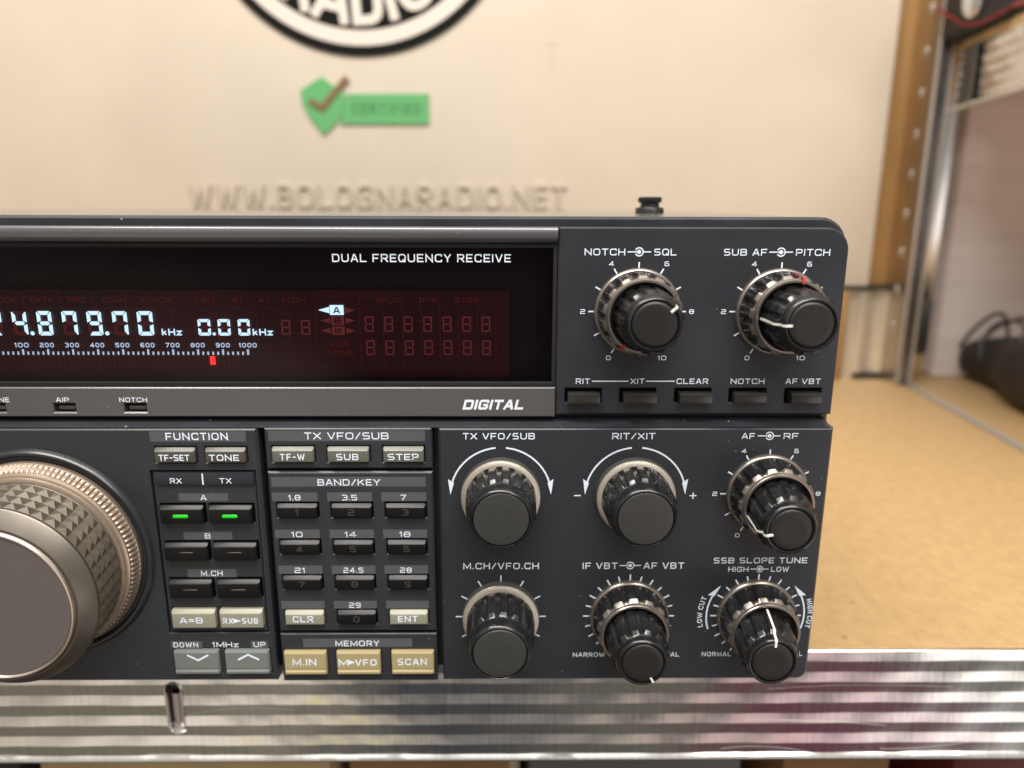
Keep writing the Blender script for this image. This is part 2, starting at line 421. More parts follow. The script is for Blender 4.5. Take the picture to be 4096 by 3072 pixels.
# ------------------------------------------------------------------ square-shouldered lettering drawn as strokes
G = {  # width, strokes: (points, closed, set of points with a rounded corner or 'all')
 'A': (1.12, [([(0, 0), (.42, 1), (.58, 1), (1, 0)], 0, ''), ([(.18, .3), (.82, .3)], 0, 'n')]),
 'B': (1.1, [([(0, .52), (.95, .52), (.95, 1), (0, 1)], 0, 'r'), ([(0, .52), (1, .52), (1, 0), (0, 0)], 0, 'r'), ([(0, 0), (0, 1)], 0, '')]),
 'C': (1.12, [([(1, .8), (1, 1), (0, 1), (0, 0), (1, 0), (1, .2)], 0, 'r')]),
 'D': (1.14, [([(0, 1), (1, 1), (1, 0), (0, 0)], 0, 'r'), ([(0, 0), (0, 1)], 0, '')]),
 'E': (1.0, [([(1, 1), (0, 1), (0, 0), (1, 0)], 0, ''), ([(0, .5), (.88, .5)], 0, '')]),
 'F': (1.0, [([(1, 1), (0, 1), (0, 0)], 0, ''), ([(0, .47), (.85, .47)], 0, '')]),
 'G': (1.14, [([(1, .84), (1, 1), (0, 1), (0, 0), (1, 0), (1, .46), (.6, .46)], 0, 'r5')]),
 'H': (1.14, [([(0, 0), (0, 1)], 0, ''), ([(1, 0), (1, 1)], 0, ''), ([(0, .5), (1, .5)], 0, 'n')]),
 'I': (0, [([(.5, 0), (.5, 1)], 0, '')]),
 'K': (1.1, [([(0, 0), (0, 1)], 0, ''), ([(1, 1), (.1, .42)], 0, 'n'), ([(.38, .6), (1, 0)], 0, 'n')]),
 'L': (1.0, [([(0, 1), (0, 0), (1, 0)], 0, '')]),
 'M': (1.35, [([(0, 0), (0, 1), (.5, .12), (1, 1), (1, 0)], 0, '')]),
 'N': (1.16, [([(0, 0), (0, 1), (1, 0), (1, 1)], 0, '')]),
 'O': (1.16, [([(0, 0), (0, 1), (1, 1), (1, 0)], 1, 'r')]),
 'P': (1.06, [([(0, 0), (0, 1), (1, 1), (1, .42), (0, .42)], 0, 'r23')]),
 'Q': (1.16, [([(0, 0), (0, 1), (1, 1), (1, 0)], 1, 'r'), ([(.6, .32), (1.02, -.1)], 0, 'n')]),
 'R': (1.1, [([(0, 0), (0, 1), (1, 1), (1, .44), (0, .44)], 0, 'r23'), ([(.55, .44), (1, 0)], 0, '')]),
 'S': (1.08, [([(.9, 1), (0, 1), (0, .5), (1, .5), (1, 0), (.08, 0)], 0, 'r')]),
 'T': (1.06, [([(0, 1), (1, 1)], 0, ''), ([(.5, 0), (.5, 1)], 0, '')]),
 'U': (1.14, [([(0, 1), (0, 0), (1, 0), (1, 1)], 0, 'r')]),
 'V': (1.12, [([(0, 1), (.45, 0), (.55, 0), (1, 1)], 0, '')]),
 'W': (1.6, [([(0, 1), (.22, 0), (.28, 0), (.5, .9), (.72, 0), (.78, 0), (1, 1)], 0, '')]),
 'X': (1.12, [([(0, 0), (1, 1)], 0, ''), ([(0, 1), (1, 0)], 0, '')]),
 'Y': (1.1, [([(0, 1), (.5, .45), (1, 1)], 0, ''), ([(.5, 0), (.5, .45)], 0, '')]),
 'Z': (1.06, [([(0, 1), (1, 1), (0, 0), (1, 0)], 0, '')]),
 '0': (1.0, [([(0, 0), (0, 1), (1, 1), (1, 0)], 1, 'r')]),
 '1': (.45, [([(0, .8), (.55, 1), (.75, 1), (.75, 0)], 0, '')]),
 '2': (1.0, [([(.06, 1), (1, 1), (1, .5), (0, .5), (0, 0), (1, 0)], 0, 'r123')]),
 '3': (1.0, [([(.06, 1), (1, 1), (1, 0), (.06, 0)], 0, 'r'), ([(.32, .52), (1, .52)], 0, 'n')]),
 '4': (1.06, [([(.74, 0), (.74, 1), (0, .28), (1, .28)], 0, '')]),
 '5': (1.0, [([(.94, 1), (0, 1), (0, .56), (1, .56), (1, 0), (.06, 0)], 0, 'r34')]),
 '6': (1.0, [([(.85, 1), (0, 1), (0, 0), (1, 0), (1, .54), (0, .54)], 0, 'r')]),
 '7': (.98, [([(0, 1), (1, 1), (.3, 0)], 0, '')]),
 '8': (1.0, [([(0, 0), (0, 1), (1, 1), (1, 0)], 1, 'r'), ([(0, .52), (1, .52)], 0, 'n')]),
 '9': (1.0, [([(.15, 0), (1, 0), (1, 1), (0, 1), (0, .46), (1, .46)], 0, 'r')]),
 '.': (0, [([(.5, 0), (.5, .02)], 0, '')]),
 '/': (.8, [([(0, 0), (1, 1)], 0, '')]),
 '-': (.7, [([(0, .48), (1, .48)], 0, '')]),
 '=': (.9, [([(0, .68), (1, .68)], 0, ''), ([(0, .32), (1, .32)], 0, '')]),
 '+': (.9, [([(0, .5), (1, .5)], 0, ''), ([(.5, .05), (.5, .95)], 0, '')]),
 'k': (.85, [([(0, 0), (0, 1)], 0, ''), ([(.95, .68), (.1, .3)], 0, 'n'), ([(.35, .42), (1, 0)], 0, 'n')]),
 'z': (.85, [([(0, .66), (1, .66), (0, 0), (1, 0)], 0, '')]),
 '*': (.8, [([(0, .5), (1, .5)], 0, ''), ([(.2, .15), (.8, .85)], 0, ''), ([(.2, .85), (.8, .15)], 0, '')]),
}
def rounded(pts, closed, which, r):
    if 'r' not in which: return [Vector(p) for p in pts]
    idx = which[1:]; n = len(pts); out = []
    for i, p in enumerate(pts):
        p = Vector(p)
        if (not closed and i in (0, n-1)) or (idx and str(i) not in idx and not (idx == '5' and i in (1, 2, 3, 4))):
            out.append(p); continue
        a = Vector(pts[i-1]); b = Vector(pts[(i+1) % n])
        da, db = (a-p), (b-p); rr = min(r, da.length*.5, db.length*.5)
        if da.normalized().dot(db.normalized()) < -.95: out.append(p); continue
        s, e_ = p+da.normalized()*rr, p+db.normalized()*rr
        for k in range(6):
            t = k/5; out.append(s*(1-t)**2+p*2*t*(1-t)+e_*t*t)
    return out
def stroke_text(s, W, h, t=.17, rad=.30, gap=.24):
    """strokes of a word of total width W and cap height h: list of (quads) with origin at bottom centre"""
    th = t*h; fixed = 0; var = 0; n = len(s)
    for c in s:
        if c == ' ': var += .95
        elif G[c][0] == 0: fixed += th*1.05
        else: var += G[c][0]*h
    spaces = sum(1 for a, b in zip(s, s[1:]) if a != ' ' and b != ' ')
    var = sum(.95*h if c == ' ' else G[c][0]*h for c in s if c == ' ' or G[c][0])
    sp = gap*h
    k = (W-fixed-sp*spaces)/var if var else 1
    if k < .6: sp *= .6; k = (W-fixed-sp*spaces)/var
    x = -W/2; out = []
    for i, c in enumerate(s):
        if c == ' ': x += .95*h*k; continue
        w = G[c][0]*h*k if G[c][0] else th*1.05
        for (pts, closed, which) in G[c][1]:
            iw, ih = w-th, h-th
            pp = [(x+th/2+px*iw, th/2+pz*ih) for px, pz in pts]
            pp = rounded(pp, closed, which, rad*h)
            out.append(ribbon(pp, th, closed, 0 if (closed or which == 'n') else th/2*.98))
        x += w + (sp if i+1 < n and s[i+1] != ' ' else 0)
    return out
class Ink:
    """flat print lying just proud of a surface facing the viewer"""
    def __init__(s, y): s.bm = bmesh.new(); s.y = y; s.k = 0
    def quads(s, Q, f=lambda p: p):
        s.k += 1; y = s.y-.004*(s.k % 5)
        for q in Q:
            try: s.bm.faces.new([s.bm.verts.new((f(p)[0], y, f(p)[1])) for p in q])
            except ValueError: pass
    def text(s, w, cx, z, W, h, t=.17, rad=.30, slant=0, gap=.24):
        for Q in stroke_text(w, W, h, t, rad, gap): s.quads(Q, lambda p: (cx+p[0]+slant*p[1], z+p[1]))
    def text_arc(s, w, cx, cz, r, a, W, h, t=.17):
        for Q in stroke_text(w, W, h, t):
            def f(p):
                an = math.radians(a)+p[0]/r; rr = r+p[1]
                return (cx+rr*math.sin(an), cz+rr*math.cos(an))
            s.quads(Q, f)
    def line(s, pts, w, closed=False): s.quads(ribbon(pts, w, closed))
    def poly(s, pts): s.k += 1; s.bm.faces.new([s.bm.verts.new((x, s.y-.004*(s.k % 5), z)) for x, z in pts])
    def disc(s, cx, cz, r, n=20): s.poly([(cx+r*math.cos(2*PI*i/n), cz+r*math.sin(2*PI*i/n)) for i in range(n)])
    def done(s, name, material, parent):
        bm = s.bm
        bmesh.ops.recalc_face_normals(bm, faces=bm.faces)
        for f in bm.faces:
            if f.normal.y > 0: f.normal_flip()
        me = bpy.data.meshes.new(name)
        for v in bm.verts: v.co *= MM
        bm.to_mesh(me); bm.free()
        return link(name, me, material, parent)
def caption(w, cx, z, W, h, y, parent, material=None, t=.155, name='caption', **kw):
    k = Ink(y); k.text(w, cx, z, W, h, t, **kw); return k.done(name, material or M['text'], parent)

# ================================================================== SETTING
wall = box('wall', -1500, 1800, 640, 660, -800, 1600, M['wall']); wall['kind'] = 'structure'

# ------------------------------------------------------------------ shelf under the radio: deck, corrugated front rail, side rail
def edge_x(y): return 384.4-(461.2-y)*.1347          # the deck's right-hand edge runs back at a slight angle
shelf = thing('metal_shelf', 'galvanised shelf with pale chipboard deck and ribbed front rail carrying the radio', 'shelf')
bm = bmesh.new()
bot = [bm.verts.new((x, y, -16)) for x, y in ((-620, 38.55), (edge_x(38.5)-1, 38.55), (edge_x(505)-1, 505), (-620, 505))]
top = [bm.verts.new((v.co.x, v.co.y, -.3)) for v in bot]
bm.faces.new(top); bm.faces.new(bot[::-1])
for i in range(4): bm.faces.new((bot[i], bot[(i+1) % 4], top[(i+1) % 4], top[i]))
finish('deck', bm, M['mdf'], shelf)
box('deck_edge', -620, edge_x(37)-2, 38.2, 38.5, -15, -.25, M['mdf_edge'], shelf)

RAIL = [(0, 0)]                                      # (depth outwards, z): five rolled ribs below a top lip
RAIL = [(-6, -.45), (-1.4, -.45), (-.7, -.6)]
for k in range(5):
    z = -.9-8.9*k
    RAIL += [(-.38, z), (.22, z-3.4), (.30, z-3.75), (.24, z-4.15), (-.36, z-8.45), (-.42, z-8.75)]
RAIL += [(.3, -46.0), (.8, -46.8), (.6, -47.5), (-.2, -47.8), (-5, -47.8), (-12, -47.6)]
def rail_mesh(P0, P1, out, hole=None, step=20):
    """extrude the rail profile from P0 to P1 (x,y); out = outward direction"""
    b = bmesh.new(); P0 = Vector(P0); P1 = Vector(P1); L = (P1-P0).length; d = (P1-P0)/L; o = Vector(out).normalized()
    nx = int(L/3); xs = [i*L/nx for i in range(nx+1)]
    if hole: xs = sorted([x for x in xs if not hole[0]-.1 < x < hole[1]+.1]+[hole[0], hole[1]])
    rows = []
    for x in xs:
        wob = lambda z: 0.13*math.sin(x*.085+z*.13)+.08*math.sin(x*.21-z*.31+1)+.03*math.sin(x*.47+z*.9) if -46 < z < -.9 else 0
        rows.append([b.verts.new((*(P0+d*x+o*(dy+wob(z))), z)) for dy, z in RAIL])
    for a in range(len(xs)-1):
        for i in range(len(RAIL)-1):
            if hole and hole[0] <= (xs[a]+xs[a+1])/2 <= hole[1] and hole[2] < (RAIL[i][1]+RAIL[i+1][1])/2 < hole[3]: continue
            b.faces.new((rows[a][i], rows[a+1][i], rows[a+1][i+1], rows[a][i+1]))
    return b
b = rail_mesh((-620, 36.5), (edge_x(36)-1, 36.5), (0, -1), hole=(620-127.5, 620-121.9, -33.2, -13.2))
finish('front_rail', b, M['rail'], shelf, 14)
# the pressed slot in the rail: a rounded trough with a rolled lip
bm = bmesh.new()
def capsule(k, dz): return [(x-124.7, z) for x, z in rrect(-k, k, -23.2-dz, -23.2+dz, k*.98, n=8)]
add_plate(bm, capsule(3.25, 10.8), [capsule(2.85, 10.3)], 35.6, 37.6, .25, .3)
rows = []
for i in range(13):
    z = -18.6-15.2*i/12; y = 38.7-.3*i/12 if i < 10 else 38.4-2.6*(i-10)/2
    rows.append([bm.verts.new((-124.7+3.2*u, y+1.6*u*u-1.0, z)) for u in (-1, -.6, -.2, .2, .6, 1)])
for A, B in zip(rows, rows[1:]):
    for i in range(5): bm.faces.new((A[i], A[i+1], B[i+1], B[i]))
finish('rail_slot', bm, M['zinc_slot'], shelf, 40)
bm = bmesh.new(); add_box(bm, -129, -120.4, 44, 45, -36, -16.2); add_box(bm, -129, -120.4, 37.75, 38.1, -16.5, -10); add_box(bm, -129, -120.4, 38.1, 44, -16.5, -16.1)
finish('slot_shade', bm, M['dark'], shelf)  # dark boxes standing in for the shade inside the slot
b = rail_mesh((edge_x(36), 36.5), (edge_x(458), 458), (-.99, .13))
sr = finish('side_rail', b, M['zinc_dull'], shelf, 50)
bm = bmesh.new()
for (xo0, xo1, z0, z1) in ((0, 6.5, -3, .7),):
    v = [bm.verts.new((edge_x(y)+xo, y, z)) for y in (36, 458) for xo in (xo0, xo1) for z in (z0, z1)]
    for f in ((0, 1, 3, 2), (4, 6, 7, 5), (1, 5, 7, 3), (0, 2, 6, 4), (0, 4, 5, 1), (2, 3, 7, 6)): bm.faces.new([v[i] for i in f])
finish('side_trim', bm, M['trim'], shelf)

# neighbouring shelf to the right
shelf2 = thing('metal_shelf', 'lower chipboard shelf of the neighbouring bay holding the black bag and carton', 'shelf')
bm = bmesh.new()
pl = [(edge_x(30)+7, 30), (900, 30), (900, 560), (edge_x(458)+7, 560), (edge_x(458)+7, 458)]
a = [bm.verts.new((x, y, -16)) for x, y in pl]; c = [bm.verts.new((x, y, -.6)) for x, y in pl]
bm.faces.new(c); bm.faces.new(a[::-1])
for i in range(5): bm.faces.new((a[i], a[(i+1) % 5], c[(i+1) % 5], c[i]))
finish('deck', bm, M['mdf'], shelf2)

# corrugated beam and deck of the upper shelf in the neighbouring bay
shelf3 = thing('metal_shelf', 'upper shelf of the neighbouring bay with ribbed metal side beam and brown board edge', 'shelf')
b = rail_mesh((edge_x(80)+6, 80), (edge_x(448)+4, 448), (-.99, .13))
o = finish('side_beam', b, M['zinc'], shelf3, 17); o.location.z = .2955
bm = bmesh.new()
pl = [(edge_x(60)+5.5, 60), (900, 60), (900, 560), (edge_x(452)+5.5, 560), (edge_x(452)+5.5, 452)]
a = [bm.verts.new((x, y, 294.6)) for x, y in pl]; c = [bm.verts.new((x, y, 301.5)) for x, y in pl]
bm.faces.new(c); bm.faces.new(a[::-1])
for i in range(5): bm.faces.new((a[i], a[(i+1) % 5], c[(i+1) % 5], c[i]))
finish('deck', bm, M['mdf_edge'], shelf3)
bm = bmesh.new()
v = [bm.verts.new((edge_x(y)+xo, y, z)) for y in (80, 450) for xo in (-2, 5) for z in (245.2, 247.6)]
for f in ((0, 1, 3, 2), (4, 6, 7, 5), (1, 5, 7, 3), (0, 2, 6, 4), (0, 4, 5, 1), (2, 3, 7, 6)): bm.faces.new([v[i] for i in f])
finish('beam_lip', bm, M['trim'], shelf3)
bm = bmesh.new()
v = [bm.verts.new((edge_x(y)+xo, y, z)) for y in (418, 436) for xo in (.6, 2.2) for z in (249, 294)]
for f in ((0, 1, 3, 2), (4, 6, 7, 5), (1, 5, 7, 3), (0, 2, 6, 4), (0, 4, 5, 1), (2, 3, 7, 6)): bm.faces.new([v[i] for i in f])
finish('beam_clip', bm, M['zinc_dark'], shelf3)
bm = bmesh.new()                                      # hook plate joining beam to post, with pressed bumps
for k in range(5):
    add_box(bm, 386.5, 391.5, 447, 452.5, 255+k*8.2, 260.5+k*8.2, 1.6, 3)
finish('hook_plate', bm, M['zinc_dull'], shelf3, 40)

# ------------------------------------------------------------------ posts
post = thing('shelf_post', 'galvanised upright post with pressed bumps at the right end of the sign board', 'post')
bm = bmesh.new()
add_box(bm, 373.4, 385.2, 461, 463.2, 0, 640, .8)
finish('front_flange', bm, M['zinc_dark'], post, 40)
box('front_lip', 372.2, 374.6, 459.4, 462.0, 0, 640, M['trim'], post, .6)
box('right_lip', 384.2, 386.4, 459.4, 462.0, 0, 640, M['trim'], post, .6)
box('side_web', 372.6, 374.0, 463.2, 500, 0, 640, M['zinc_web'], post)
for k in range(16):
    bm = bmesh.new(); z = 54+k*35.0
    bmesh.ops.create_uvsphere(bm, u_segments=12, v_segments=8, radius=1, matrix=Matrix.Translation((372.4, 480, z)) @ Matrix.Diagonal((1.1, 3.2, 5.0, 1)))
    finish('pressed_bump', bm, M['zinc_dull'], post, 60)
# back plate of the post below the board, ribbed top to bottom
bm = bmesh.new(); cols = []
for i in range(49):
    x = 333+i*1.15
    yy = 494+2.8*math.sin((x-333)/55*2*PI*2.3)
    cols.append([bm.verts.new((x, yy, z)) for z in (0, 20, 40, 52, 60, 87)])
for A, B in zip(cols, cols[1:]):
    for i in range(5): bm.faces.new((A[i], B[i], B[i+1], A[i+1]))
finish('back_plate', bm, M['zinc_pale'], post, 60)
box('foot_shade', 345, 384, 489, 491, .5, 5.5, M['dark'], post)  # dark box put in as the shadow of the opening at the plate's foot

post2 = thing('shelf_post', 'narrow rear post of the neighbouring bay seen in the gap beside the mauve carton', 'post')
box('flange', 408, 429, 508, 512, 0, 640, M['zinc'], post2, 1)
box('dark_web', 410, 424, 503, 507.5, 22, 76, M['zinc_dark'], post2, 1)

# ------------------------------------------------------------------ sign board, pine strip, batten
board = thing('sign_board', 'cream sign board with round black emblem, green badge and raised web address', 'sign')
box('panel', -620, 350.5, 490, 497, 92, 760, M['board'], board, .6)
box('bottom_strip', -620, 396, 488.5, 497.5, 88.2, 91.6, M['charcoal'], board)
YB = 490
def solid_ink(fn, depth, name, material, y=YB):
    """print turned into raised solid lettering"""
    k = Ink(y-depth); fn(k)
    bm = k.bm
    bmesh.ops.recalc_face_normals(bm, faces=bm.faces)
    for f in bm.faces:
        if f.normal.y > 0: f.normal_flip()
    r = bmesh.ops.extrude_face_region(bm, geom=bm.faces[:])
    for v in [g for g in r['geom'] if isinstance(g, bmesh.types.BMVert)]: v.co.y = y
    return finish(name, bm, material, board)
EX, EZ, ER = -126.8, 436.3, 141.5
solid_ink(lambda k: k.line(arc(EX, EZ, (ER+133)/2, 0, 360, 96)[:-1], ER-133, True), 2.2, 'emblem_ring', M['ink'])
solid_ink(lambda k: k.poly(arc(EX, EZ, 119.8, 0, 360, 96)[:-1]), 1.6, 'emblem_disc', M['ink'])
solid_ink(lambda k: k.line(arc(EX, EZ, (133.2+119)/2, 0, 360, 96)[:-1], 14.2, True), 1.2, 'emblem_band', M['white'])
def radio_letters(k):
    # letters stand on the lower rim, feet outwards
    for c, a, W in (('R', 30.5, 28), ('A', 13.8, 33), ('D', -3.4, 27), ('I', -15.2, 8), ('O', -28.5, 31)):
        for Q in stroke_text(c, W, 37, .21, .5 if c in 'OD' else .3):
            th = math.radians(180+a)
            rad_v = (math.sin(th), math.cos(th)); tan_v = (-math.cos(th), math.sin(th))
            k.quads(Q, lambda p: (EX+rad_v[0]*(116.3-p[1])+tan_v[0]*p[0], EZ+rad_v[1]*(116.3-p[1])+tan_v[1]*p[0]))
solid_ink(radio_letters, 3.2, 'emblem_lettering', M['white'])
solid_ink(lambda k: k.poly([(-164.2, 277.5), (-183.6, 266.3), (-183.0, 255.7), (-177, 243), (-165.1, 227.6), (-152, 239), (-146.6, 248.4), (-145.0, 263.4)]), 2, 'badge_shield', M['green'])
solid_ink(lambda k: k.poly([(-142.8, 263.2), (-68.6, 263.7), (-68.9, 237.7), (-149.4, 237.5)]), 2, 'badge_plate', M['green'])
solid_ink(lambda k: k.text('CERTIFIED', -107.0, 246.4, 62, 9.2, .16), 2.4, 'badge_lettering', M['green_text'])
solid_ink(lambda k: k.line([(-175.8, 257.2), (-165.0, 250.8), (-141.4, 277.0)], 5.2), 3.2, 'badge_tick', M['tick'])
solid_ink(lambda k: k.text('WWW.BOLOGNARADIO.NET', -117.6, 163.6, 350, 21.0, .135, rad=.5, gap=.2), 2.8, 'raised_lettering', M['letter'])
bm = bmesh.new()
add_box(bm, 36, 48, 489.6, 490.2, 305.5, 307.5); add_box(bm, 41, 43.5, 489.5, 490.1, 286, 305)
finish('faint_mark', bm, mat('mark_grey', (.60, .51, .42), .6), board)

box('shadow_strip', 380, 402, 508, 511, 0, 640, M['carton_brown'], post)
tag(box('pine_strip', 352.5, 379, 500, 512, 92, 760, M['wood'], None, 1), 'orange pine strip standing upright between sign board and galvanised post', 'wooden strip')
tag(box('wooden_batten', 316, 331, 486, 500, 0, 87.6, M['wood'], None, 1), 'short brown wooden batten under the sign board beside the ribbed plate', 'batten')

# ------------------------------------------------------------------ things in the neighbouring bay
tag(box('carton', 431, 760, 500, 635, 0, 288, M['mauve'], None, 2), 'large mauve grey carton standing on the neighbouring shelf behind the black bag', 'carton')
bag = thing('black_bag', 'lumpy black bag with a looped handle lying in front of the mauve carton', 'bag')
def blob(name, chain, material, parent, sub=2):
    """one continuous body grown from a chain of (x,y,z,rx) joints"""
    me = bpy.data.meshes.new(name)
    me.from_pydata([tuple(c*MM for c in p[:3]) for p in chain], [(i, i+1) for i in range(len(chain)-1)], [])
    o = link(name, me, material, parent)
    s = o.modifiers.new('skin', 'SKIN'); s.use_smooth_shade = True
    for v, p in zip(me.skin_vertices[0].data, chain): v.radius = (p[3]*MM, p[4]*MM)
    me.skin_vertices[0].data[0].use_root = True
    o.modifiers.new('sub', 'SUBSURF').levels = sub; o.modifiers['sub'].render_levels = sub
    return o
blob('body', [(462, 505, 19, 14, 18), (466, 472, 23, 21, 23), (468, 440, 26, 25, 27), (460, 405, 28, 31, 31), (444, 368, 33, 38, 38), (446, 325, 32, 38, 38), (470, 290, 26, 30, 30)], M['bag'], bag)
bm = bmesh.new()
add_tube(bm, smooth_path([(440, 478, 34), (447, 474, 50), (458, 468, 65), (464, 462, 69), (466, 455, 62), (463, 446, 48), (462, 440, 40)]), 1.9)
finish('handle_loop', bm, M['cable'], bag, 60)
bm = bmesh.new()
add_tube(bm, smooth_path([(462, 420, 48), (472, 410, 58), (486, 400, 62), (500, 392, 56)]), 4.2)
finish('strap', bm, M['bag'], bag, 60)
bm = bmesh.new()
add_tube(bm, smooth_path([(430, 352, 20), (424, 342, 12), (416, 332, 6), (405, 318, 2.6), (398, 300, 2.0), (400, 270, 2.0)]), 2.2)
finish('cord', bm, M['cable'], bag, 60)
bm = bmesh.new()
add_tube(bm, smooth_path([(452, 470, 40), (466, 462, 58), (484, 452, 66), (500, 440, 60), (506, 425, 46), (494, 418, 40), (480, 424, 52), (490, 436, 72), (515, 430, 80)]), 2.0)
add_tube(bm, smooth_path([(470, 400, 55), (478, 405, 72), (495, 410, 84), (520, 400, 78)]), 1.8)
add_tube(bm, smooth_path([(436, 440, 30), (440, 446, 46), (452, 450, 60), (470, 448, 64), (482, 440, 52), (488, 430, 58), (505, 425, 74), (530, 420, 70)]), 1.5)
add_tube(bm, smooth_path([(424, 372, 44), (428, 380, 62), (440, 388, 74), (456, 392, 70), (470, 390, 60)]), 1.4)
finish('coiled_lead', bm, M['cable'], bag, 60)

pouch = thing('black_pouch', 'black pouch with red piping and silver cap on the upper neighbouring shelf', 'pouch')
box('body', 372.5, 560, 372, 470, 301.6, 372, M['bag'], pouch, 7, 4)
bm = bmesh.new()
add_tube(bm, smooth_path([(371, 468, 330), (370.5, 440, 316), (371, 425, 308), (371.2, 405, 304.6), (371.5, 380, 306), (376, 370, 309), (400, 369.5, 312), (440, 369.5, 312)]), 1.0)
add_tube(bm, smooth_path([(369.6, 440, 345), (369.4, 420, 330), (369.6, 400, 322), (369.6, 380, 326)]), .9)
finish('piping', bm, M['piping'], pouch, 60)
bm = bmesh.new()
bmesh.ops.create_uvsphere(bm, u_segments=24, v_segments=16, radius=1, matrix=Matrix.Translation((371.5, 418, 325)) @ Matrix.Diagonal((7, 12, 15, 1)))
finish('cap', bm, M['silver'], pouch, 80)

# ------------------------------------------------------------------ what stands below the shelf, just showing under the rail
tag(box('cardboard_box', -196, -74, 58, 260, -260, -66, M['carton'], None, 1), 'tan cardboard box under the shelf showing a sliver below the slotted rail', 'box')
tag(box('black_case', -420, -206, 60, 260, -260, -66, M['charcoal'], None, 4), 'black case under the shelf beneath the large tuning dial', 'case')
tag(box('cardboard_box', -68, 2, 66, 240, -260, -69, M['carton_brown'], None, 1), 'brown cardboard box under the shelf right of the tan one', 'box')
tag(box('storage_bin', 10, 108, 74, 250, -260, -74, M['greybin'], None, 4), 'dark grey bin below the shelf under the knobs', 'bin')
tag(box('cardboard_box', 124, 172, 70, 240, -260, -70, M['carton_brown'], None, 1), 'small dull brown box under the bare stretch of rail', 'box')
tag(box('red_case', 196, 250, 64, 240, -260, -70, M['darkred'], None, 4), 'dark red case under the shelf at its right end', 'case')

# ================================================================== THE RADIO
radio = thing('radio_transceiver', 'dark grey radio transceiver with lit display, big tuning dial and rows of knobs', 'radio')
YU = 2.3                                             # upper panel stands this far behind the lower one

# case, frame, feet
bm = bmesh.new(); prof = [(19, 157.6), (45, 158.5), (75, 159.1), (150, 159.9), (250, 160.5), (345, 161.0)]
rows = []
for y, z in prof:
    row = [bm.verts.new((-305, y, z))]
    for i in range(9):
        a = PI/2*i/8; row.append(bm.verts.new((89+7*math.sin(a), y, z-7+7*math.cos(a))))
    row.append(bm.verts.new((96, y, 20)))
    rows.append(row)
for A, B in zip(rows, rows[1:]):
    for i in range(len(A)-1): bm.faces.new((A[i], A[i+1], B[i+1], B[i]))
cap_b = [bm.verts.new((-305, 345, 20))]
bm.faces.new(rows[-1]+cap_b)
finish('top_cover', bm, M['cover'], radio, 50)
plate('front_frame', rrect(-308, 97.2, 15.2, 158.0, 8, (0, 0, 1, 0)), [rect(-303, 14.3, 109.9, 150.5)], 6.2, 20, M['frame'], radio, .8)
for fx in (-280, 66):
    bm = bmesh.new()
    bmesh.ops.create_cone(bm, cap_ends=True, segments=32, radius1=10, radius2=11, depth=15.2, matrix=Matrix.Translation((fx, 62, 7.5)))
    finish('foot', bm, M['rubber'], radio, 40)
bm = bmesh.new(); rows = []
for z, r in ((156.5, 5.2), (160.6, 5.2), (161.0, 4.9), (161.2, 3.6), (162.6, 3.3), (163.0, 4.3), (164.4, 4.4), (164.8, 4.0), (165.0, 0.01)):
    rows.append([bm.verts.new((53.5+r*math.cos(2*PI*i/32), 72+r*math.sin(2*PI*i/32), z)) for i in range(32)])
for A, B in zip(rows, rows[1:]):
    for i in range(32): bm.faces.new((A[i], A[(i+1) % 32], B[(i+1) % 32], B[i]))
finish('cover_stud', bm, M['rubber'], radio, 40)

# ---------------- upper panel
SLOTS_U = [(17.48, 28.3), (33.46, 44.17), (49.51, 60.37), (65.46, 76.5), (81.86, 92.66)]
upper = plate('upper_panel', rrect(14.9, 96.2, 101.4, 155.2, 6.5, (0, 0, 1, 0)), [rect(a, b_, 104.9, 109.4) for a, b_ in SLOTS_U], YU, 9, M['panel'], radio, .45, .12)
box('gap_backing', -308, 94.6, 5.6, 6.1, 97.0, 103.0, M['dark'], upper)
for a, b_ in SLOTS_U:
    box('button_slot', a-.3, b_+.3, 5.4, 5.9, 104.6, 109.7, M['dark'], upper)
for i, (a, b_) in enumerate([(18.26, 27.59), (34.47, 44.07), (50.62, 60.24), (66.79, 76.3), (83.1, 92.3)]):
    box('push_button', a, b_, -.2+(.8 if i == 3 else 0), 6.5, 105.1, 108.2, M['key_push'], radio, .28, 2)
Yp = YU-.03
for w, x, z, W, h in [('NOTCH', 27.89, 147.47, 11.33, 1.86), ('SQL', 44.78, 147.47, 6.25, 1.86), ('SUB AF', 67.2, 147.47, 12.08, 1.86), ('PITCH', 86.17, 147.47, 9.62, 1.86),
                      ('RIT', 22.69, 110.58, 4.15, 1.63), ('XIT', 38.58, 110.58, 4.07, 1.63), ('CLEAR', 54.58, 110.58, 9.23, 1.63), ('NOTCH', 70.71, 110.58, 9.89, 1.63), ('AF VBT', 86.97, 110.58, 10.25, 1.63)]:
    caption(w, x, z, W, h, Yp, upper)
k = Ink(Yp); k.line([(25.3, 111.4), (36.0, 111.4)], .3); k.line([(41.05, 111.4), (49.5, 111.4)], .3); k.done('caption_line', M['text'], upper)
def pair_symbol(x, z, xl, xr, y, parent, s=1.0):
    k = Ink(y)
    k.line([(xl, z), (x-.25*s, z)], .32*s); k.disc(x, z, .58*s)
    k.line(arc(x, z, 1.12*s, -62, 62, 18), .34*s); k.line(arc(x, z, 1.12*s, 118, 242, 18), .34*s); k.line(arc(x, z, 1.12*s, 62, 118, 8), .34*s)
    k.line([(x+1.15*s, z), (xr, z)], .32*s)
    k.done('pair_symbol', M['text'], parent)
pair_symbol(37.45, 148.45, 34.2, 40.8, Yp, upper)
pair_symbol(77.2, 148.45, 73.9, 80.5, Yp, upper)
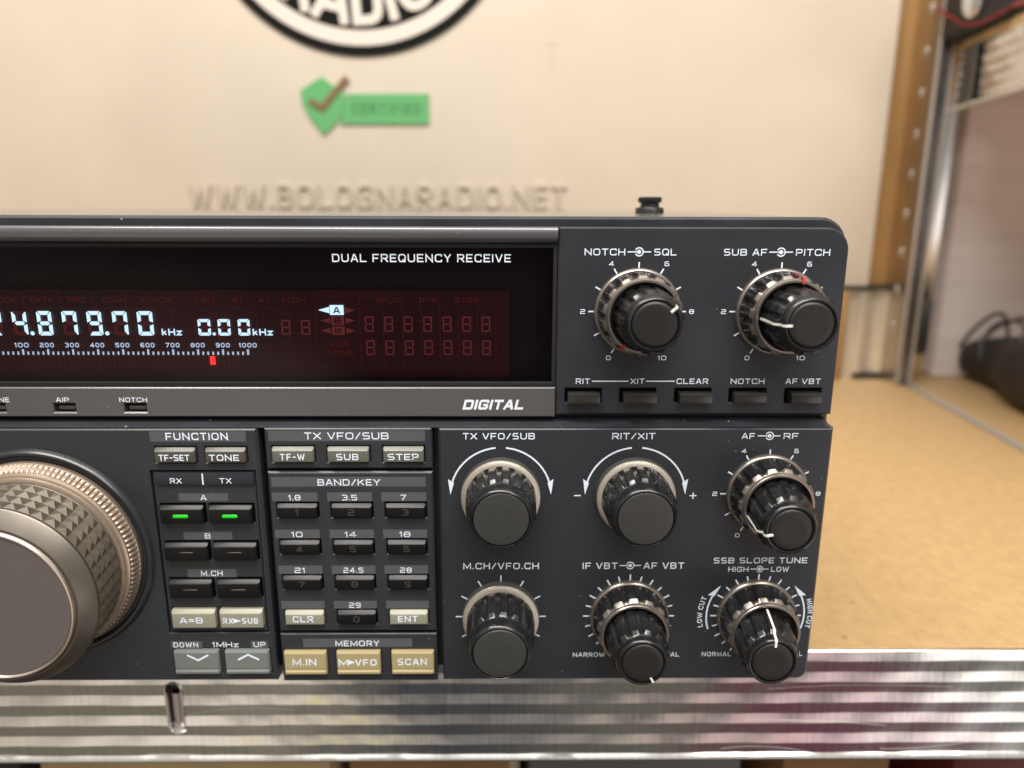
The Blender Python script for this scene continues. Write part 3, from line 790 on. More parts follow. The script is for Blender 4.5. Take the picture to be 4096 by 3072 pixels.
def number_scale(cx, cz, y, parent):
    k = Ink(y)
    for i in range(11):
        a = -150+30*i; p0 = arc(cx, cz, 11.6, a, a, 1)[0]; p1 = arc(cx, cz, 13.9, a, a, 1)[0]
        k.line([p0, p1], .42)
        if i % 2 == 0:
            q = arc(cx, cz, 15.5, a, a, 1)[0]; s = str(i)
            k.text(s, q[0], q[1]-.68, 2.5 if i == 10 else 1.4, 1.34, .17)
    k.done('dial_scale', M['text'], parent)
number_scale(37.6, 131.75, Yp, upper); number_scale(77.75, 131.75, Yp, upper)

# ---------------- display opening
bez = bmesh.new()                                     # rolled bar above the window
prof = [(8.5, 155.0), (YU, 155.2), (YU-.35, 155.0), (YU-.75, 154.4), (YU-.95, 153.4), (YU-.9, 152.4), (YU-.6, 151.5), (YU, 150.95), (YU+.5, 150.8), (8.5, 150.8)]
r0 = [bez.verts.new((-308, y, z)) for y, z in prof]; r1 = [bez.verts.new((14.7, y, z)) for y, z in prof]
for i in range(len(prof)): bez.faces.new((r0[i], r0[(i+1) % len(prof)], r1[(i+1) % len(prof)], r1[i]))
bez.faces.new(r0); bez.faces.new(r1[::-1])
finish('bezel_bar', bez, M['bezel'], radio, 40)
LED = [(-151.34, -145.19), (-131.35, -124.96), (-110.94, -104.45)]
lower_bar = plate('indicator_bar', rect(-308, 14.7, 100.75, 109.55), [rect(a, b_, 102.1, 104.7) for a, b_ in LED], YU-.2, 9, M['bar'], radio, .3, .35)
for a, b_ in LED:
    bm = bmesh.new(); add_box(bm, a+1.0, b_-.3, YU+.5, YU+4, 102.6, 104.0, .45, 3)
    finish('indicator_lens', bm, M['lens_off'], lower_bar, 40)
    box('lens_slot', a-.2, b_+.2, 5.2, 5.8, 101.9, 104.9, M['dark'], lower_bar)
for w, x, z, W, h in [('TUNE', -146.75, 105.2, 6.25, 1.34), ('AIP', -128.3, 105.2, 3.8, 1.34), ('NOTCH', -107.88, 105.2, 8.04, 1.34)]:
    caption(w, x, z, W, h, YU-.23, lower_bar)
# the italic badge: heavy letters cut by thin gaps
k = Ink(YU-.24); k.text('DIGITAL', -3.6, 102.9, 17.6, 3.0, .235, rad=.16, slant=.26, gap=.13); k.done('badge_lettering', M['ledtext'], lower_bar)
window_frame = plate('window_frame', rect(-308, 14.75, 109.7, 150.7), [rect(-300, 13.6, 110.95, 149.4)], 3.0, 12, M['dark'], radio, .1, .1)

window = box('display_window', -300, 13.7, 3.6, 4.6, 110.9, 149.5, M['pane'], radio)
caption('DUAL FREQUENCY RECEIVE', -23.35, 145.41, 50.06, 2.25, 3.54, window, name='window_lettering')
YV = 8.0
box('tube_backing', -302, 14.2, 11.4, 12, 110, 150.6, M['vfd_back'], window)
board_bm = bmesh.new(); add_box(board_bm, -300, 1.4, 8.5, 9.3, 111.2, 137.0)
finish('tube_board', board_bm, M['vfd'], window)
k = Ink(8.42)
for z in (135.0, 131.7, 128.25, 124.4, 121.06, 117.76, 114.3): k.line([(-300, z), (.8, z)], .09)
for x in (-137.5, -127, -117.5, -108, -97): k.line([(x-2, 136.4), (x-2, 132.2), (x, 130.6), (x, 121.2)], .16)
for x in (-89.5, -78, -68.5): k.line([(x, 136.4), (x, 132.2), (x+5.5, 129.6), (x+5.5, 121)], .16)
for x in (-55.3, -42.5, -35.6, -30, -24.6, -19, -13.6, -8, -2.6): k.line([(x, 136.4), (x, 112.5)], .14)
k.done('tube_trace', M['vfd_frame'], window)
SEG = {'0': 'abcdef', '1': 'bc', '2': 'abged', '3': 'abgcd', '4': 'fgbc', '5': 'afgcd', '6': 'afgecd', '7': 'fabc', '8': 'abcdefg', '9': 'abfgcd', ' ': ''}
def seg_polys(x0, x1, z0, z1, t):
    zm = (z0+z1)/2; g = t*.12; o = {}
    def H_(z, s): return [(x0+g+.25*t, z), (x0+t*.6+g, z+t/2), (x1-t*.6-g, z+t/2), (x1-g-.25*t, z), (x1-t*.6-g, z-t/2), (x0+t*.6+g, z-t/2)]
    o['a'] = [(x0+t*.35, z1), (x1-t*.35, z1), (x1-t*1.05, z1-t), (x0+t*1.05, z1-t)]
    o['d'] = [(x0+t*.35, z0), (x0+t*1.05, z0+t), (x1-t*1.05, z0+t), (x1-t*.35, z0)]
    o['g'] = [(x0+t*.55, zm), (x0+t*1.0, zm+t*.5), (x1-t*1.0, zm+t*.5), (x1-t*.55, zm), (x1-t*1.0, zm-t*.5), (x0+t*1.0, zm-t*.5)]
    o['f'] = [(x0, zm+t*.22), (x0, z1-t*.3), (x0+t*.25, z1-t*.2), (x0+t*.95, z1-t*1.1), (x0+t*.95, zm+t*.65)]
    o['b'] = [(x1, zm+t*.22), (x1-t*.95, zm+t*.65), (x1-t*.95, z1-t*1.1), (x1-t*.25, z1-t*.2), (x1, z1-t*.3)]
    o['e'] = [(x0, zm-t*.22), (x0+t*.95, zm-t*.65), (x0+t*.95, z0+t*1.1), (x0+t*.25, z0+t*.2), (x0, z0+t*.3)]
    o['c'] = [(x1, zm-t*.22), (x1, z0+t*.3), (x1-t*.25, z0+t*.2), (x1-t*.95, z0+t*1.1), (x1-t*.95, zm-t*.65)]
    return o
def digit(ch, x0, x1, z0, z1, t, dot=False, lit=M['lit']):
    P = seg_polys(x0, x1, z0, z1, t)
    k = Ink(YV)
    for s in SEG[ch]: k.poly(P[s])
    if dot: k.disc(x1+t*1.0, z0+t*.55, t*.55, 12)
    if SEG[ch] or dot: d = k.done('digit', lit, window)
    rest = [s for s in 'abcdefg' if s not in SEG[ch]]
    if rest:
        k = Ink(YV+.15)
        for s in rest: k.poly(P[s])
        k.done('unlit_segments', M['vfd_dim'] if not SEG[ch] else M['vfd_frame'], window)
for ch, x0, x1, dot in [('2', -150.4, -146.3, 0), ('4', -143.2, -139.0, 1), ('8', -136.0, -131.75, 0), ('7', -128.75, -124.5, 0), ('9', -121.55, -117.3, 1), ('7', -114.2, -109.9, 0), ('0', -107.0, -102.5, 0)]:
    digit(ch, x0, x1, 123.75, 130.9, 1.12, dot)
for x0, x1, dot in [(-89.6, -85.95, 1), (-83.8, -80.2, 0), (-77.95, -74.5, 0)]:
    digit('0', x0, x1, 123.75, 128.6, .88, dot)
for x in (-97.4, -70.9): caption('kHz', x, 123.8, 5.8, 1.95, YV, window, M['lit'], .2, name='unit_label')
for i in range(10):
    s = str(100*(i+1)); caption(s, -141.6+i*7.34, 120.2, 4.1 if i < 9 else 5.2, 1.38, YV, window, M['lit_soft'], .2, name='scale_number')
k = Ink(YV)
for i in range(-6, 51):
    x = -148.75+7.34/5*i+1.47*0
    x = -141.45+(i-4)*1.462
    mj = (i-4) % 5 == 0
    if i <= 49: k.line([(x, 118.0), (x, 119.65 if mj else 118.95)], .58 if mj else .5)
k.done('scale_ticks', M['lit_soft'], window)
k = Ink(YV+.1)
for i in range(-6, 50): k.line([(-141.45+(i-4)*1.462, 115.1), (-141.45+(i-4)*1.462, 117.6)], .13)
k.done('meter_bars', M['vfd_frame'], window)
k = Ink(YV); k.poly(rect(-87.0, -85.45, 115.05, 117.6)); k.done('meter_mark', M['lit_red'], window)
for w, x, z, W, h in [('LOCK', -144.76, 133.4, 6.5, 1.37), ('DATA', -133.76, 133.4, 6.16, 1.37), ('PRG', -123.76, 133.4, 5.26, 1.37), ('SCAN', -113.04, 133.4, 6.83, 1.37), ('M.SCR', -100.83, 133.4, 8.99, 1.37),
                      ('RIT', -85.87, 133.4, 3.72, 1.37), ('XIT', -77.65, 133.4, 3.72, 1.37), ('*', -70.6, 133.4, 1.5, 1.37), ('M.CH', -61.31, 133.4, 6.46, 1.43), ('SPLIT', -33.95, 133.4, 6.9, 1.43), ('TF-W', -22.44, 133.4, 5.63, 1.43),
                      ('STEP', -11.09, 133.4, 6.83, 1.43), ('SUB', -48.82, 120.4, 5.96, 1.67), ('TONE', -48.69, 117.98, 8.14, 1.54)]:
    caption(w, x, z, W, h, YV+.1, window, M['vfd_lab'], .15, name='unlit_label')
for x0, x1 in ((-65.4, -62.7), (-59.62, -56.92)): digit(' ', x0, x1, 124.0, 128.4, .5)
for i in range(7):
    x = -41.0+i*5.69; digit(' ', x, x+2.65, 124.9, 129.45, .48)
    x = -40.85+i*5.69; digit(' ', x, x+2.6, 118.0, 122.4, .46)
k = Ink(YV)                                           # lit A box with its arrow; the letter stays dark
k.poly(rect(-50.93, -46.92, 129.88, 132.75)); k.poly([(-54.34, 131.3), (-51.06, 132.25), (-51.06, 130.35)]); k.done('lit_box', M['lit'], window)
caption('A', -48.95, 130.3, 1.9, 1.9, YV-.05, window, mat('tube_letter', (.01, .03, .06), .5), .2, name='box_letter')
k = Ink(YV+.1)
k.poly(rect(-50.8, -46.95, 126.86, 129.53)); k.poly(rect(-50.67, -46.89, 123.99, 126.51))
for z in (131.2, 128.2, 125.2):
    if z < 131: k.poly([(-54.0, z), (-51.1, z+.85), (-51.1, z-.85)])
    k.poly([(-43.6, z), (-46.5, z+.85), (-46.5, z-.85)])
k.done('unlit_boxes', M['vfd_dim'], window)
for c, z in (('B', 127.3), ('M', 124.4)): caption(c, -48.85, z, 1.9, 1.8, YV+.04, window, M['vfd'], .2, name='box_letter')

# ---------------- lower panels
Y0 = 0.0; CAM = (0, -200, 158.7)
def on(x, z, y):                                      # slide a point measured on the panel to a plane at depth y
    s = (200+y)/200; return x*s, CAM[2]+(z-CAM[2])*s
GAP = .35
def grow(r, g=GAP): return rect(r[0]-g, r[1]+g, r[2]-g, r[3]+g)
KEYS_D = [('TF-SET', 'key_brown', (-102.16, -90.38, 87.6, 92.07)), ('TONE', 'key_brown', (-87.37, -75.71, 87.6, 92.07)),
          ('led', 'key_black', (-102.58, -89.78, 68.4, 74.0)), ('led', 'key_black', (-88.14, -75.32, 68.4, 74.0)),
          ('off', 'key_black', (-102.52, -89.55, 56.3, 61.9)), ('off', 'key_black', (-87.94, -74.96, 56.3, 61.9)),
          ('off', 'key_black', (-102.46, -89.53, 43.7, 49.7)), ('off', 'key_black', (-87.84, -74.84, 43.7, 49.7)),
          ('A=B', 'key_beige', (-102.7, -89.42, 33.6, 39.67)), ('RX', 'key_beige', (-87.98, -74.84, 33.6, 39.67)),
          ('down', 'key_slate', (-103.5, -89.52, 17.4, 25.7)), ('up', 'key_slate', (-87.58, -73.85, 17.4, 25.7))]
XA, XB, XC, XD, XE = -72.1, -70.15, -21.3, -19.5, 96.5
inset = (-104.6, -73.6, 31.3, 84.9)
dial_panel = bmesh.new()
add_plate(dial_panel, rect(-308, XA, 14.1, 98.0), [rect(*inset)]+[grow(kx[2]) for kx in (KEYS_D[0], KEYS_D[1], KEYS_D[10], KEYS_D[11])], Y0, 6, .8, .2)
add_plate(dial_panel, rect(inset[0]+.35, inset[1]-.3, inset[2]+.3, inset[3]-.5), [grow(kx[2]) for kx in KEYS_D[2:10]], Y0+.55, 6, .3, .2)
add_box(dial_panel, -103.3, -74.3, -.1, 3, 80.3, 84.2, .2)
dial_panel = finish('dial_panel', dial_panel, M['panel'], radio, 30)
kp = bmesh.new()
KEYS_E = []
for r_, (z0, z1, xs, names) in enumerate([
    (87.7, 92.3, [(-67.99, -55.87), (-51.82, -39.78), (-35.57, -23.76)], ['TF-W', 'SUB', 'STEP']),
    (70.2, 74.55, [(-67.8, -55.86), (-51.66, -39.7), (-35.5, -23.72)], ['1', '2', '3']),
    (58.35, 62.7, [(-67.76, -55.91), (-51.66, -39.79), (-35.44, -23.81)], ['4', '5', '6']),
    (46.6, 51.0, [(-67.73, -55.94), (-51.68, -39.93), (-35.52, -23.69)], ['7', '8', '9']),
    (34.65, 39.2, [(-67.79, -56.01), (-51.7, -39.9), (-35.54, -23.89)], ['CLR', '0', 'ENT']),
    (17.1, 25.2, [(-69.2, -55.96), (-52.77, -39.07), (-35.59, -22.25)], ['M.IN', 'M', 'SCAN'])]):
    for (x0, x1), nm in zip(xs, names):
        mt = 'key_grey' if r_ == 0 else 'key_gold' if r_ == 5 else 'key_beige' if nm in ('CLR', 'ENT') else 'key_black'
        KEYS_E.append((nm, mt, (x0, x1, z0, z1)))
add_plate(kp, rect(XB, XC, 85.3, 98.0), [grow(kx[2]) for kx in KEYS_E[:3]], Y0, 6, .5, .2)
add_plate(kp, rect(XB, XC, 31.7, 84.5), [grow(kx[2]) for kx in KEYS_E[3:15]], Y0, 6, .5, .2)
# bottom slab is open below its keys, so they hang over the edge strip
add_plate(kp, rect(XB, XC, 14.1, 30.9), [rect(XB+.75, -55.6, 16.8, 25.5), rect(-53.1, -38.7, 16.8, 25.5), rect(-35.95, XC-.7, 16.8, 25.5)], Y0, 6, .3, .12)
keypad_panel = finish('keypad_panel', kp, M['panel'], radio, 30)
knob_panel = plate('knob_panel', rrect(XD, XE, 14.1, 98.0, 3, (0, 1, 0, 0), 5), [], Y0, 8, M['panel'], radio, .7, .2)
box('panel_backing', -306, 95.5, 6.3, 7.0, 15.4, 97.3, M['dark'], radio)
# top strip: sloping ledge above the lower panels
bm = bmesh.new(); pr = [(.0+.3, 98.02), (4.8, 99.7), (8, 99.7), (8, 98.02)]
r0 = [bm.verts.new((-308, y, z)) for y, z in pr]; r1 = [bm.verts.new((XE-1.0, y, z)) for y, z in pr]
for i in range(4): bm.faces.new((r0[i], r0[(i+1) % 4], r1[(i+1) % 4], r1[i]))
bm.faces.new(r0); bm.faces.new(r1[::-1])
finish('panel_ledge', bm, M['frame'], radio)

def key(nm, mt, r, parent):
    x0, x1, z0, z1 = r; h = z1-z0
    bm = bmesh.new()
    yf = -1.3
    if h > 7:                                          # tall keys with a pressed lip along the lower edge
        pr = [(5, z0), (yf+.5, z0), (yf-.25, z0+.5), (yf-.3, z0+1.2), (yf+.05, z0+1.7), (yf+.1, z0+2.0), (yf-.05, z0+2.3), (yf-.05, z1-.6), (yf+.35, z1), (5, z1)]
    else:
        pr = [(5, z0), (yf+.55, z0), (yf+.08, z0+.25), (yf, z0+.55), (yf, z1-1.0), (yf+.22, z1-.75), (yf+1.1, z1), (5, z1)]
    n = len(pr)
    ends = []
    for x, ins in ((x0, .45), (x0+.35, 0), (x1-.35, 0), (x1, .45)):
        ends.append([bm.verts.new((x, max(y, yf+ins) if ins else y, z+(ins*.3 if z == z0 else -ins*.3 if z == z1 else 0))) for y, z in pr])
    for A, B in zip(ends, ends[1:]):
        for i in range(n): bm.faces.new((A[i], A[(i+1) % n], B[(i+1) % n], B[i]))
    bm.faces.new(ends[0]); bm.faces.new(ends[-1][::-1])
    o = finish({'key_black': 'push_key', 'key_gold': 'memory_key', 'key_slate': 'arrow_key'}.get(mt, 'function_key'), bm, M[mt], radio, 24)
    return o
LEG = {'TF-SET': (-97.0, 87.72, 8.9, 1.88), 'TONE': (-82.4, 87.72, 8.72, 1.88), 'A=B': (-97.3, 34.4, 7.08, 2.02), 'TF-W': (-62.39, 87.9, 7.19, 1.95), 'SUB': (-46.28, 87.9, 6.45, 1.95),
       'STEP': (-29.89, 87.9, 9.01, 1.95), 'CLR': (-62.71, 34.7, 6.34, 2.1), 'ENT': (-30.18, 34.7, 6.09, 2.1), 'M.IN': (-63.2, 19.5, 7.41, 2.29), 'SCAN': (-29.27, 19.5, 9.15, 2.29)}
for nm, mt, r in KEYS_D+KEYS_E:
    big = r[3]-r[2] > 7; yf = -1.36-(.05 if big else 0)
    o = key(nm, mt, r, radio)
    cx = (r[0]+r[1])/2
    if nm == 'led':
        bm = bmesh.new(); lx = -96.4 if cx < -90 else -81.8; add_box(bm, lx-2.3, lx+2.3, -1.55, -.6, 70.4, 71.5, .4, 3); finish('key_lamp', bm, M['lit_green'], o, 60); continue
    if nm == 'off':
        bm = bmesh.new(); zc = (r[2]+r[3])/2-.1; add_box(bm, cx-2.3, cx+2.3, -1.45, -.6, zc-.35, zc+.35, .3, 3); finish('key_lamp', bm, M['lamp_off'], o, 60); continue
    k = Ink(yf)
    if nm in LEG:
        x, z, W, h = LEG[nm]; x, z = on(x, z, -1.4); k.text(nm, x, z+.15, W, h)
    elif nm == 'RX':
        x, z = on(-85.95, 34.4, -1.4); k.text('RX', x, z, 3.1, 1.95)
        x, z = on(-82.95, 35.4, -1.4); k.poly([(x-1.4, z+.8), (x+1.1, z), (x-1.4, z-.8)])
        x, z = on(-79.14, 34.4, -1.4); k.text('SUB', x, z, 5.0, 1.95)
    elif nm == 'M':
        x, z = on(-50.93, 19.5, -1.4); k.text('M', x, z, 2.96, 2.25)
        x, z = on(-48.25, 20.7, -1.4); k.poly([(x-1.1, z+.85), (x+1.1, z), (x-1.1, z-.85)])
        x, z = on(-43.84, 19.5, -1.4); k.text('VFO', x, z, 6.72, 2.25)
    elif nm in ('down', 'up'):
        s = 1 if nm == 'up' else -1; x = cx*.993; z = 158.7+(22.6-158.7)*.993
        k.line([(x-3.3, z-.85*s), (x, z+.95*s), (x+3.3, z-.85*s)], .62)
    else:
        k.text(nm, cx, (r[2]+r[3])/2-1.25, 1.9 if nm != '1' else 1.0, 2.0, .16)
        k.done('legend', M['dimtext'], o); continue
    k.done('legend', M['text'], o)
# printed grey bands and captions
Yp = Y0-.02
def bands(rs, parent, y=-.02):
    for r in rs:
        k = Ink(y); k.poly(rect(*r)); k.done('printed_band', M['band'], parent)
bands([(-103.35, -75.47, 93.8, 96.95), (-104.38, -94.67, 25.95, 28.46), (-79.53, -74.28, 25.95, 28.46)], dial_panel)
bands([(-97.13, -82.51, 75.04, 77.51), (-96.98, -82.31, 62.56, 65.16), (-96.94, -82.19, 50.09, 52.82)], dial_panel, .53)
bands([(-68.93, -23.34, 93.93, 97.2), (-69.11, -23.45, 79.79, 82.85), (-69.22, -55.73, 75.16, 77.98), (-52.9, -39.59, 75.16, 77.98), (-36.84, -23.42, 75.16, 77.98), (-69.19, -55.78, 63.24, 66.02),
       (-52.81, -39.48, 63.24, 66.02), (-36.7, -23.46, 63.24, 66.02), (-69.03, -55.71, 51.4, 54.21), (-52.85, -39.51, 51.4, 54.21), (-36.75, -23.49, 51.4, 54.21), (-69.0, -55.72, 39.6, 42.25),
       (-52.83, -39.59, 39.6, 42.25), (-36.69, -23.53, 39.6, 42.25), (-63.19, -29.03, 26.2, 29.17)], keypad_panel)
Yt = Y0-.06
for w, x, z, W, h in [('FUNCTION', -89.71, 94.3, 18.01, 2.2), ('DOWN', -99.84, 26.3, 7.67, 1.75), ('1MHz', -87.46, 26.3, 8.12, 1.83), ('UP', -76.85, 26.3, 3.68, 1.75)]: caption(w, x, z, W, h, Yt, dial_panel)
for w, x, z, W, h in [('A', -89.79, 75.3, 1.8, 1.65), ('B', -89.72, 62.95, 1.72, 1.7), ('M.CH', -89.64, 50.5, 6.59, 1.8)]: caption(w, x, z, W, h, .48, dial_panel)
for w, x, z, W, h in [('RX', -97.13, 80.9, 3.42, 1.63), ('TX', -82.55, 80.9, 3.48, 1.63)]: caption(w, x, z, W, h, -.16, dial_panel)
k = Ink(-.16); k.line([(-89.2, 80.5), (-89.2, 84.0)], .4); k.done('caption_line', M['text'], dial_panel)
for w, x, z, W, h in [('TX VFO/SUB', -46.19, 94.5, 24.56, 2.1), ('BAND/KEY', -46.21, 80.15, 18.5, 1.98), ('1.8', -62.61, 75.45, 3.59, 1.75), ('3.5', -46.28, 75.45, 4.56, 1.75), ('7', -30.23, 75.45, 1.67, 1.75),
                      ('10', -62.64, 63.6, 3.33, 1.75), ('14', -46.53, 63.6, 3.44, 1.75), ('18', -30.17, 63.6, 3.29, 1.75), ('21', -62.58, 51.75, 3.22, 1.75), ('24.5', -46.21, 51.75, 6.13, 1.75), ('28', -30.24, 51.75, 3.54, 1.75),
                      ('29', -46.34, 39.85, 3.63, 1.8), ('MEMORY', -46.24, 26.5, 13.71, 1.95)]: caption(w, x, z, W, h, Yt, keypad_panel)
for w, x, z, W, h in [('TX VFO/SUB', -1.74, 94.47, 21.08, 1.93), ('RIT/XIT', 37.77, 94.47, 12.71, 1.93), ('M.CH/VFO.CH', -1.13, 52.87, 23.09, 2.1), ('IF VBT', 29.19, 52.87, 10.72, 2.1), ('AF VBT', 48.76, 52.87, 12.41, 2.1),
                      ('NARROW', 26.58, 22.43, 10.09, 1.52), ('NORMAL', 50.4, 22.43, 9.6, 1.52), ('AF', 71.45, 94.55, 3.86, 1.8), ('RF', 84.0, 94.55, 4.37, 1.8), ('SSB SLOPE TUNE', 78.35, 54.65, 28.77, 1.88),
                      ('HIGH', 71.75, 51.78, 6.25, 1.7), ('LOW', 84.57, 51.78, 5.42, 1.7), ('NORMAL', 67.01, 22.5, 9.31, 1.52), ('NORMAL', 89.63, 22.5, 9.38, 1.52)]: caption(w, x, z, W, h, Yt, knob_panel)
pair_symbol(38.4, 54.0, 35.15, 41.8, Yt, knob_panel); pair_symbol(77.7, 95.5, 74.2, 80.9, Yt, knob_panel); pair_symbol(78.3, 52.7, 75.4, 81.1, Yt, knob_panel, .85)
number_scale(78.3, 77.4, Yt, knob_panel)
def arc_arrow(k, cx, cz, r, a0, a1, w=.5):
    """printed arc from a0 to a1 with an arrow head beyond a1"""
    s = 1 if a1 > a0 else -1
    k.line(arc(cx, cz, r, a0, a1, 24), w)
    p = arc(cx, cz, r, a1, a1, 1)[0]; tip = arc(cx, cz, r, a1+s*15, a1+s*15, 1)[0]
    i_ = arc(cx, cz, r-.55, a1, a1, 1)[0]; o_ = arc(cx, cz, r+1.5, a1-s*2.5, a1-s*2.5, 1)[0]
    k.poly([i_, tip, o_])
for cx, pm in ((-1.2, False), (38.9, True)):
    for a0, a1 in ((-5.8, -74), (5.8, 74)):
        k = Ink(Yt); arc_arrow(k, cx, 76.9, 15.0, a0, a1); k.done('turn_arrow', M['text'], knob_panel)
    if pm: caption('-', cx-17.2, 75.8, 2.0, 2.2, Yt, knob_panel); caption('+', cx+17.4, 75.7, 2.1, 2.2, Yt, knob_panel)
k = Ink(Yt)
for a in range(-120, 121, 30): k.line([arc(-1.2, 36.75, 11.2, a, a, 1)[0], arc(-1.2, 36.75, 14.0, a, a, 1)[0]], .38)
k.done('dial_scale', M['text'], knob_panel)
for cx in (38.6, 78.3):
    k = Ink(Yt)
    for i, a in enumerate(range(-150, 151, 15)):
        r0_, r1_ = (11.4, 14.2) if i % 2 == 0 else (12.3, 13.9)
        k.line([arc(cx, 36.8, r0_, a, a, 1)[0], arc(cx, 36.8, r1_, a, a, 1)[0]], .46)
    k.done('dial_scale', M['text'], knob_panel)
for r_, a0, a1, w, rt, am, W in ((15.4, -108, -63, 'LOW CUT', 16.7, -86, 10.2), (15.2, 108, 63, 'HIGH CUT', 16.3, 88, 9.6)):
    k = Ink(Yt); arc_arrow(k, 78.3, 36.9, r_, a0, a1); k.done('turn_arrow', M['text'], knob_panel)
    k = Ink(Yt); k.text_arc(w, 78.3, 36.9, rt, am, W, 1.6); k.done('caption', M['text'], knob_panel)

# ---------------- knobs
def pointer(cx, cz, y0, ang, path, width, shear, Lmax, material, parent):
    bm = bmesh.new(); a = math.radians(ang); rd = Vector((math.sin(a), 0, math.cos(a))); tn = Vector((math.cos(a), 0, -math.sin(a)))
    rows = []
    for r, L in path:
        c = Vector((cx+shear[0]*L/Lmax, y0-L, cz+shear[1]*L/Lmax))+rd*r
        rows.append([bm.verts.new(c+tn*width/2), bm.verts.new(c-tn*width/2)])
    inner = []
    for (r, L) in path:
        rr = r-.5 if L < 22 else r
        LL = L if L < 22 else L-.5
        c = Vector((cx+shear[0]*L/Lmax, y0-LL, cz+shear[1]*L/Lmax))+rd*rr
        inner.append([bm.verts.new(c+tn*width/2), bm.verts.new(c-tn*width/2)])
    for i in range(len(rows)-1):
        bm.faces.new((rows[i][0], rows[i][1], rows[i+1][1], rows[i+1][0]))
        for s in (0, 1): bm.faces.new((rows[i][s], rows[i+1][s], inner[i+1][s], inner[i][s]))
    bm.faces.new((rows[0][0], rows[0][1], inner[0][1], inner[0][0])); bm.faces.new((rows[-1][0], rows[-1][1], inner[-1][1], inner[-1][0]))
    return finish('pointer', bm, material, parent)
def concentric(cx, cz, y0, ang, shear, ring_ang, red=None, body_line=True):
    Lm = 23.2; ph = math.radians(-ang)+PI/13; pr = math.radians(-ring_ang)
    kb = lathe('concentric_knob', cx, cz, y0, [(8.5, 7.9), (9.4, 8.45, .25), (9.9, 8.65, .95), (19.7, 8.35, .85), (20.5, 7.55, .03), (20.95, 7.15), (21.2, 7.1), (22.3, 7.2), (22.9, 7.0), (23.2, 6.55), (23.15, 6.25), (22.5, 6.05), (22.4, 5.5)],
               M['knob'], radio, n=208, flutes=13, shear=shear, Lmax=Lm, phase=ph, smooth=38)
    lathe('cap', cx, cz, y0, [(22.4, 5.95), (22.9, 5.85), (23.25, 5.5), (23.35, 5.1), (23.3, 3.5), (23.3, 0)], M['knobcap'], kb, n=64, shear=shear, Lmax=Lm)
    lathe('base_flange', cx, cz, y0, [(0, 12.35), (1.0, 12.35), (1.5, 12.1), (1.75, 11.7), (1.75, 10.8)], M['bronze'], kb, n=96)
    lathe('outer_ring', cx, cz, y0, [(1.7, 11.55, .2), (2.1, 11.5, 1.1), (8.0, 11.0, 1.1), (9.0, 11.0, 1.0)], M['knob'], kb, n=224, flutes=14, phase=pr, smooth=38, shear=(shear[0]*.3, shear[1]*.3), Lmax=Lm)
    lathe('lip_ring', cx, cz, y0, [(8.4, 11.05, .85), (8.8, 11.1, .85), (9.55, 10.4, .03), (9.9, 10.1), (10.1, 10.05), (10.8, 10.15), (11.1, 9.95), (11.1, 9.4), (10.5, 9.15), (8.5, 9.0)], M['bronze'], kb, n=224, flutes=14, phase=pr, smooth=38, shear=(shear[0]*.3, shear[1]*.3), Lmax=Lm)
    lathe('ring_floor', cx, cz, y0, [(9.2, 9.1), (9.2, 7.5)], M['dark'], kb, n=64, shear=(shear[0]*.3, shear[1]*.3), Lmax=Lm)
    path = [(5.0, 23.55), (6.7, 23.45), (7.3, 22.75), (7.35, 21.0)]
    if body_line: path += [(8.55, 19.6), (8.85, 10.6)]
    pointer(cx, cz, y0, ang, path, .6, shear, Lm, M['pointer'], kb)
    if red is not None:
        pointer(cx, cz, y0, red, [(9.6, 11.35), (10.4, 11.1), (10.95, 10.2), (10.95, 9.0), (11.4, 3.0)], .75, (shear[0]*.3, shear[1]*.3), Lm, M['red'], kb)
    return kb
concentric(37.6, 131.7, YU, 50, (.4, -.25), 10, red=-146, body_line=False)
concentric(77.75, 131.7, YU, -92, (.1, -.3), 4, red=12)
concentric(78.35, 77.6, Y0, -104, (-1.5, -1.3), 0)
concentric(38.7, 36.75, Y0, 152, (.1, -.8), 10, body_line=False)
concentric(78.3, 36.9, Y0, 3, (-2.9, -.8), 6)
def plain_knob(cx, cz, y0, shear, rot, notch=None):
    Lm = 17.5
    kb = lathe('fluted_knob', cx, cz, y0, [(2.6, 10.3), (3.5, 10.4), (3.7, 10.4, .85), (12.3, 10.0, .75), (13.0, 9.3, .03), (13.5, 8.85), (13.8, 8.8), (15.8, 9.0), (16.6, 8.85), (17.3, 8.45), (17.5, 8.1), (17.3, 7.95), (16.6, 7.9), (16.5, 7.2)],
               M['knob'], radio, n=256, flutes=16, shear=shear, Lmax=Lm, phase=math.radians(rot), smooth=38)
    lathe('cap', cx, cz, y0, [(16.5, 7.85), (17.2, 7.75), (17.55, 7.5), (17.6, 7.2), (17.6, 3), (17.6, 0)], M['cap_grey'], kb, n=80, shear=shear, Lmax=Lm)
    lathe('skirt_side', cx, cz, y0, [(0, 12.0), (2.3, 11.75)], M['skirt_side'], kb, n=96)
    lathe('skirt_ring', cx, cz, y0, [(2.3, 11.78), (2.75, 11.6), (3.15, 10.9), (3.3, 10.0)], M['skirt'], kb, n=96)
    if notch is not None:
        pointer(cx, cz, y0, notch, [(9.35, 15.4), (9.75, 12.8), (10.5, 4)], .35, shear, Lm, M['dark'], kb)
plain_knob(-1.2, 76.9, Y0, (.2, .0), 3)
plain_knob(38.9, 76.9, Y0, (-.1, .1), 9, notch=24)
plain_knob(-1.2, 36.75, Y0, (-.2, -1.5), 5)

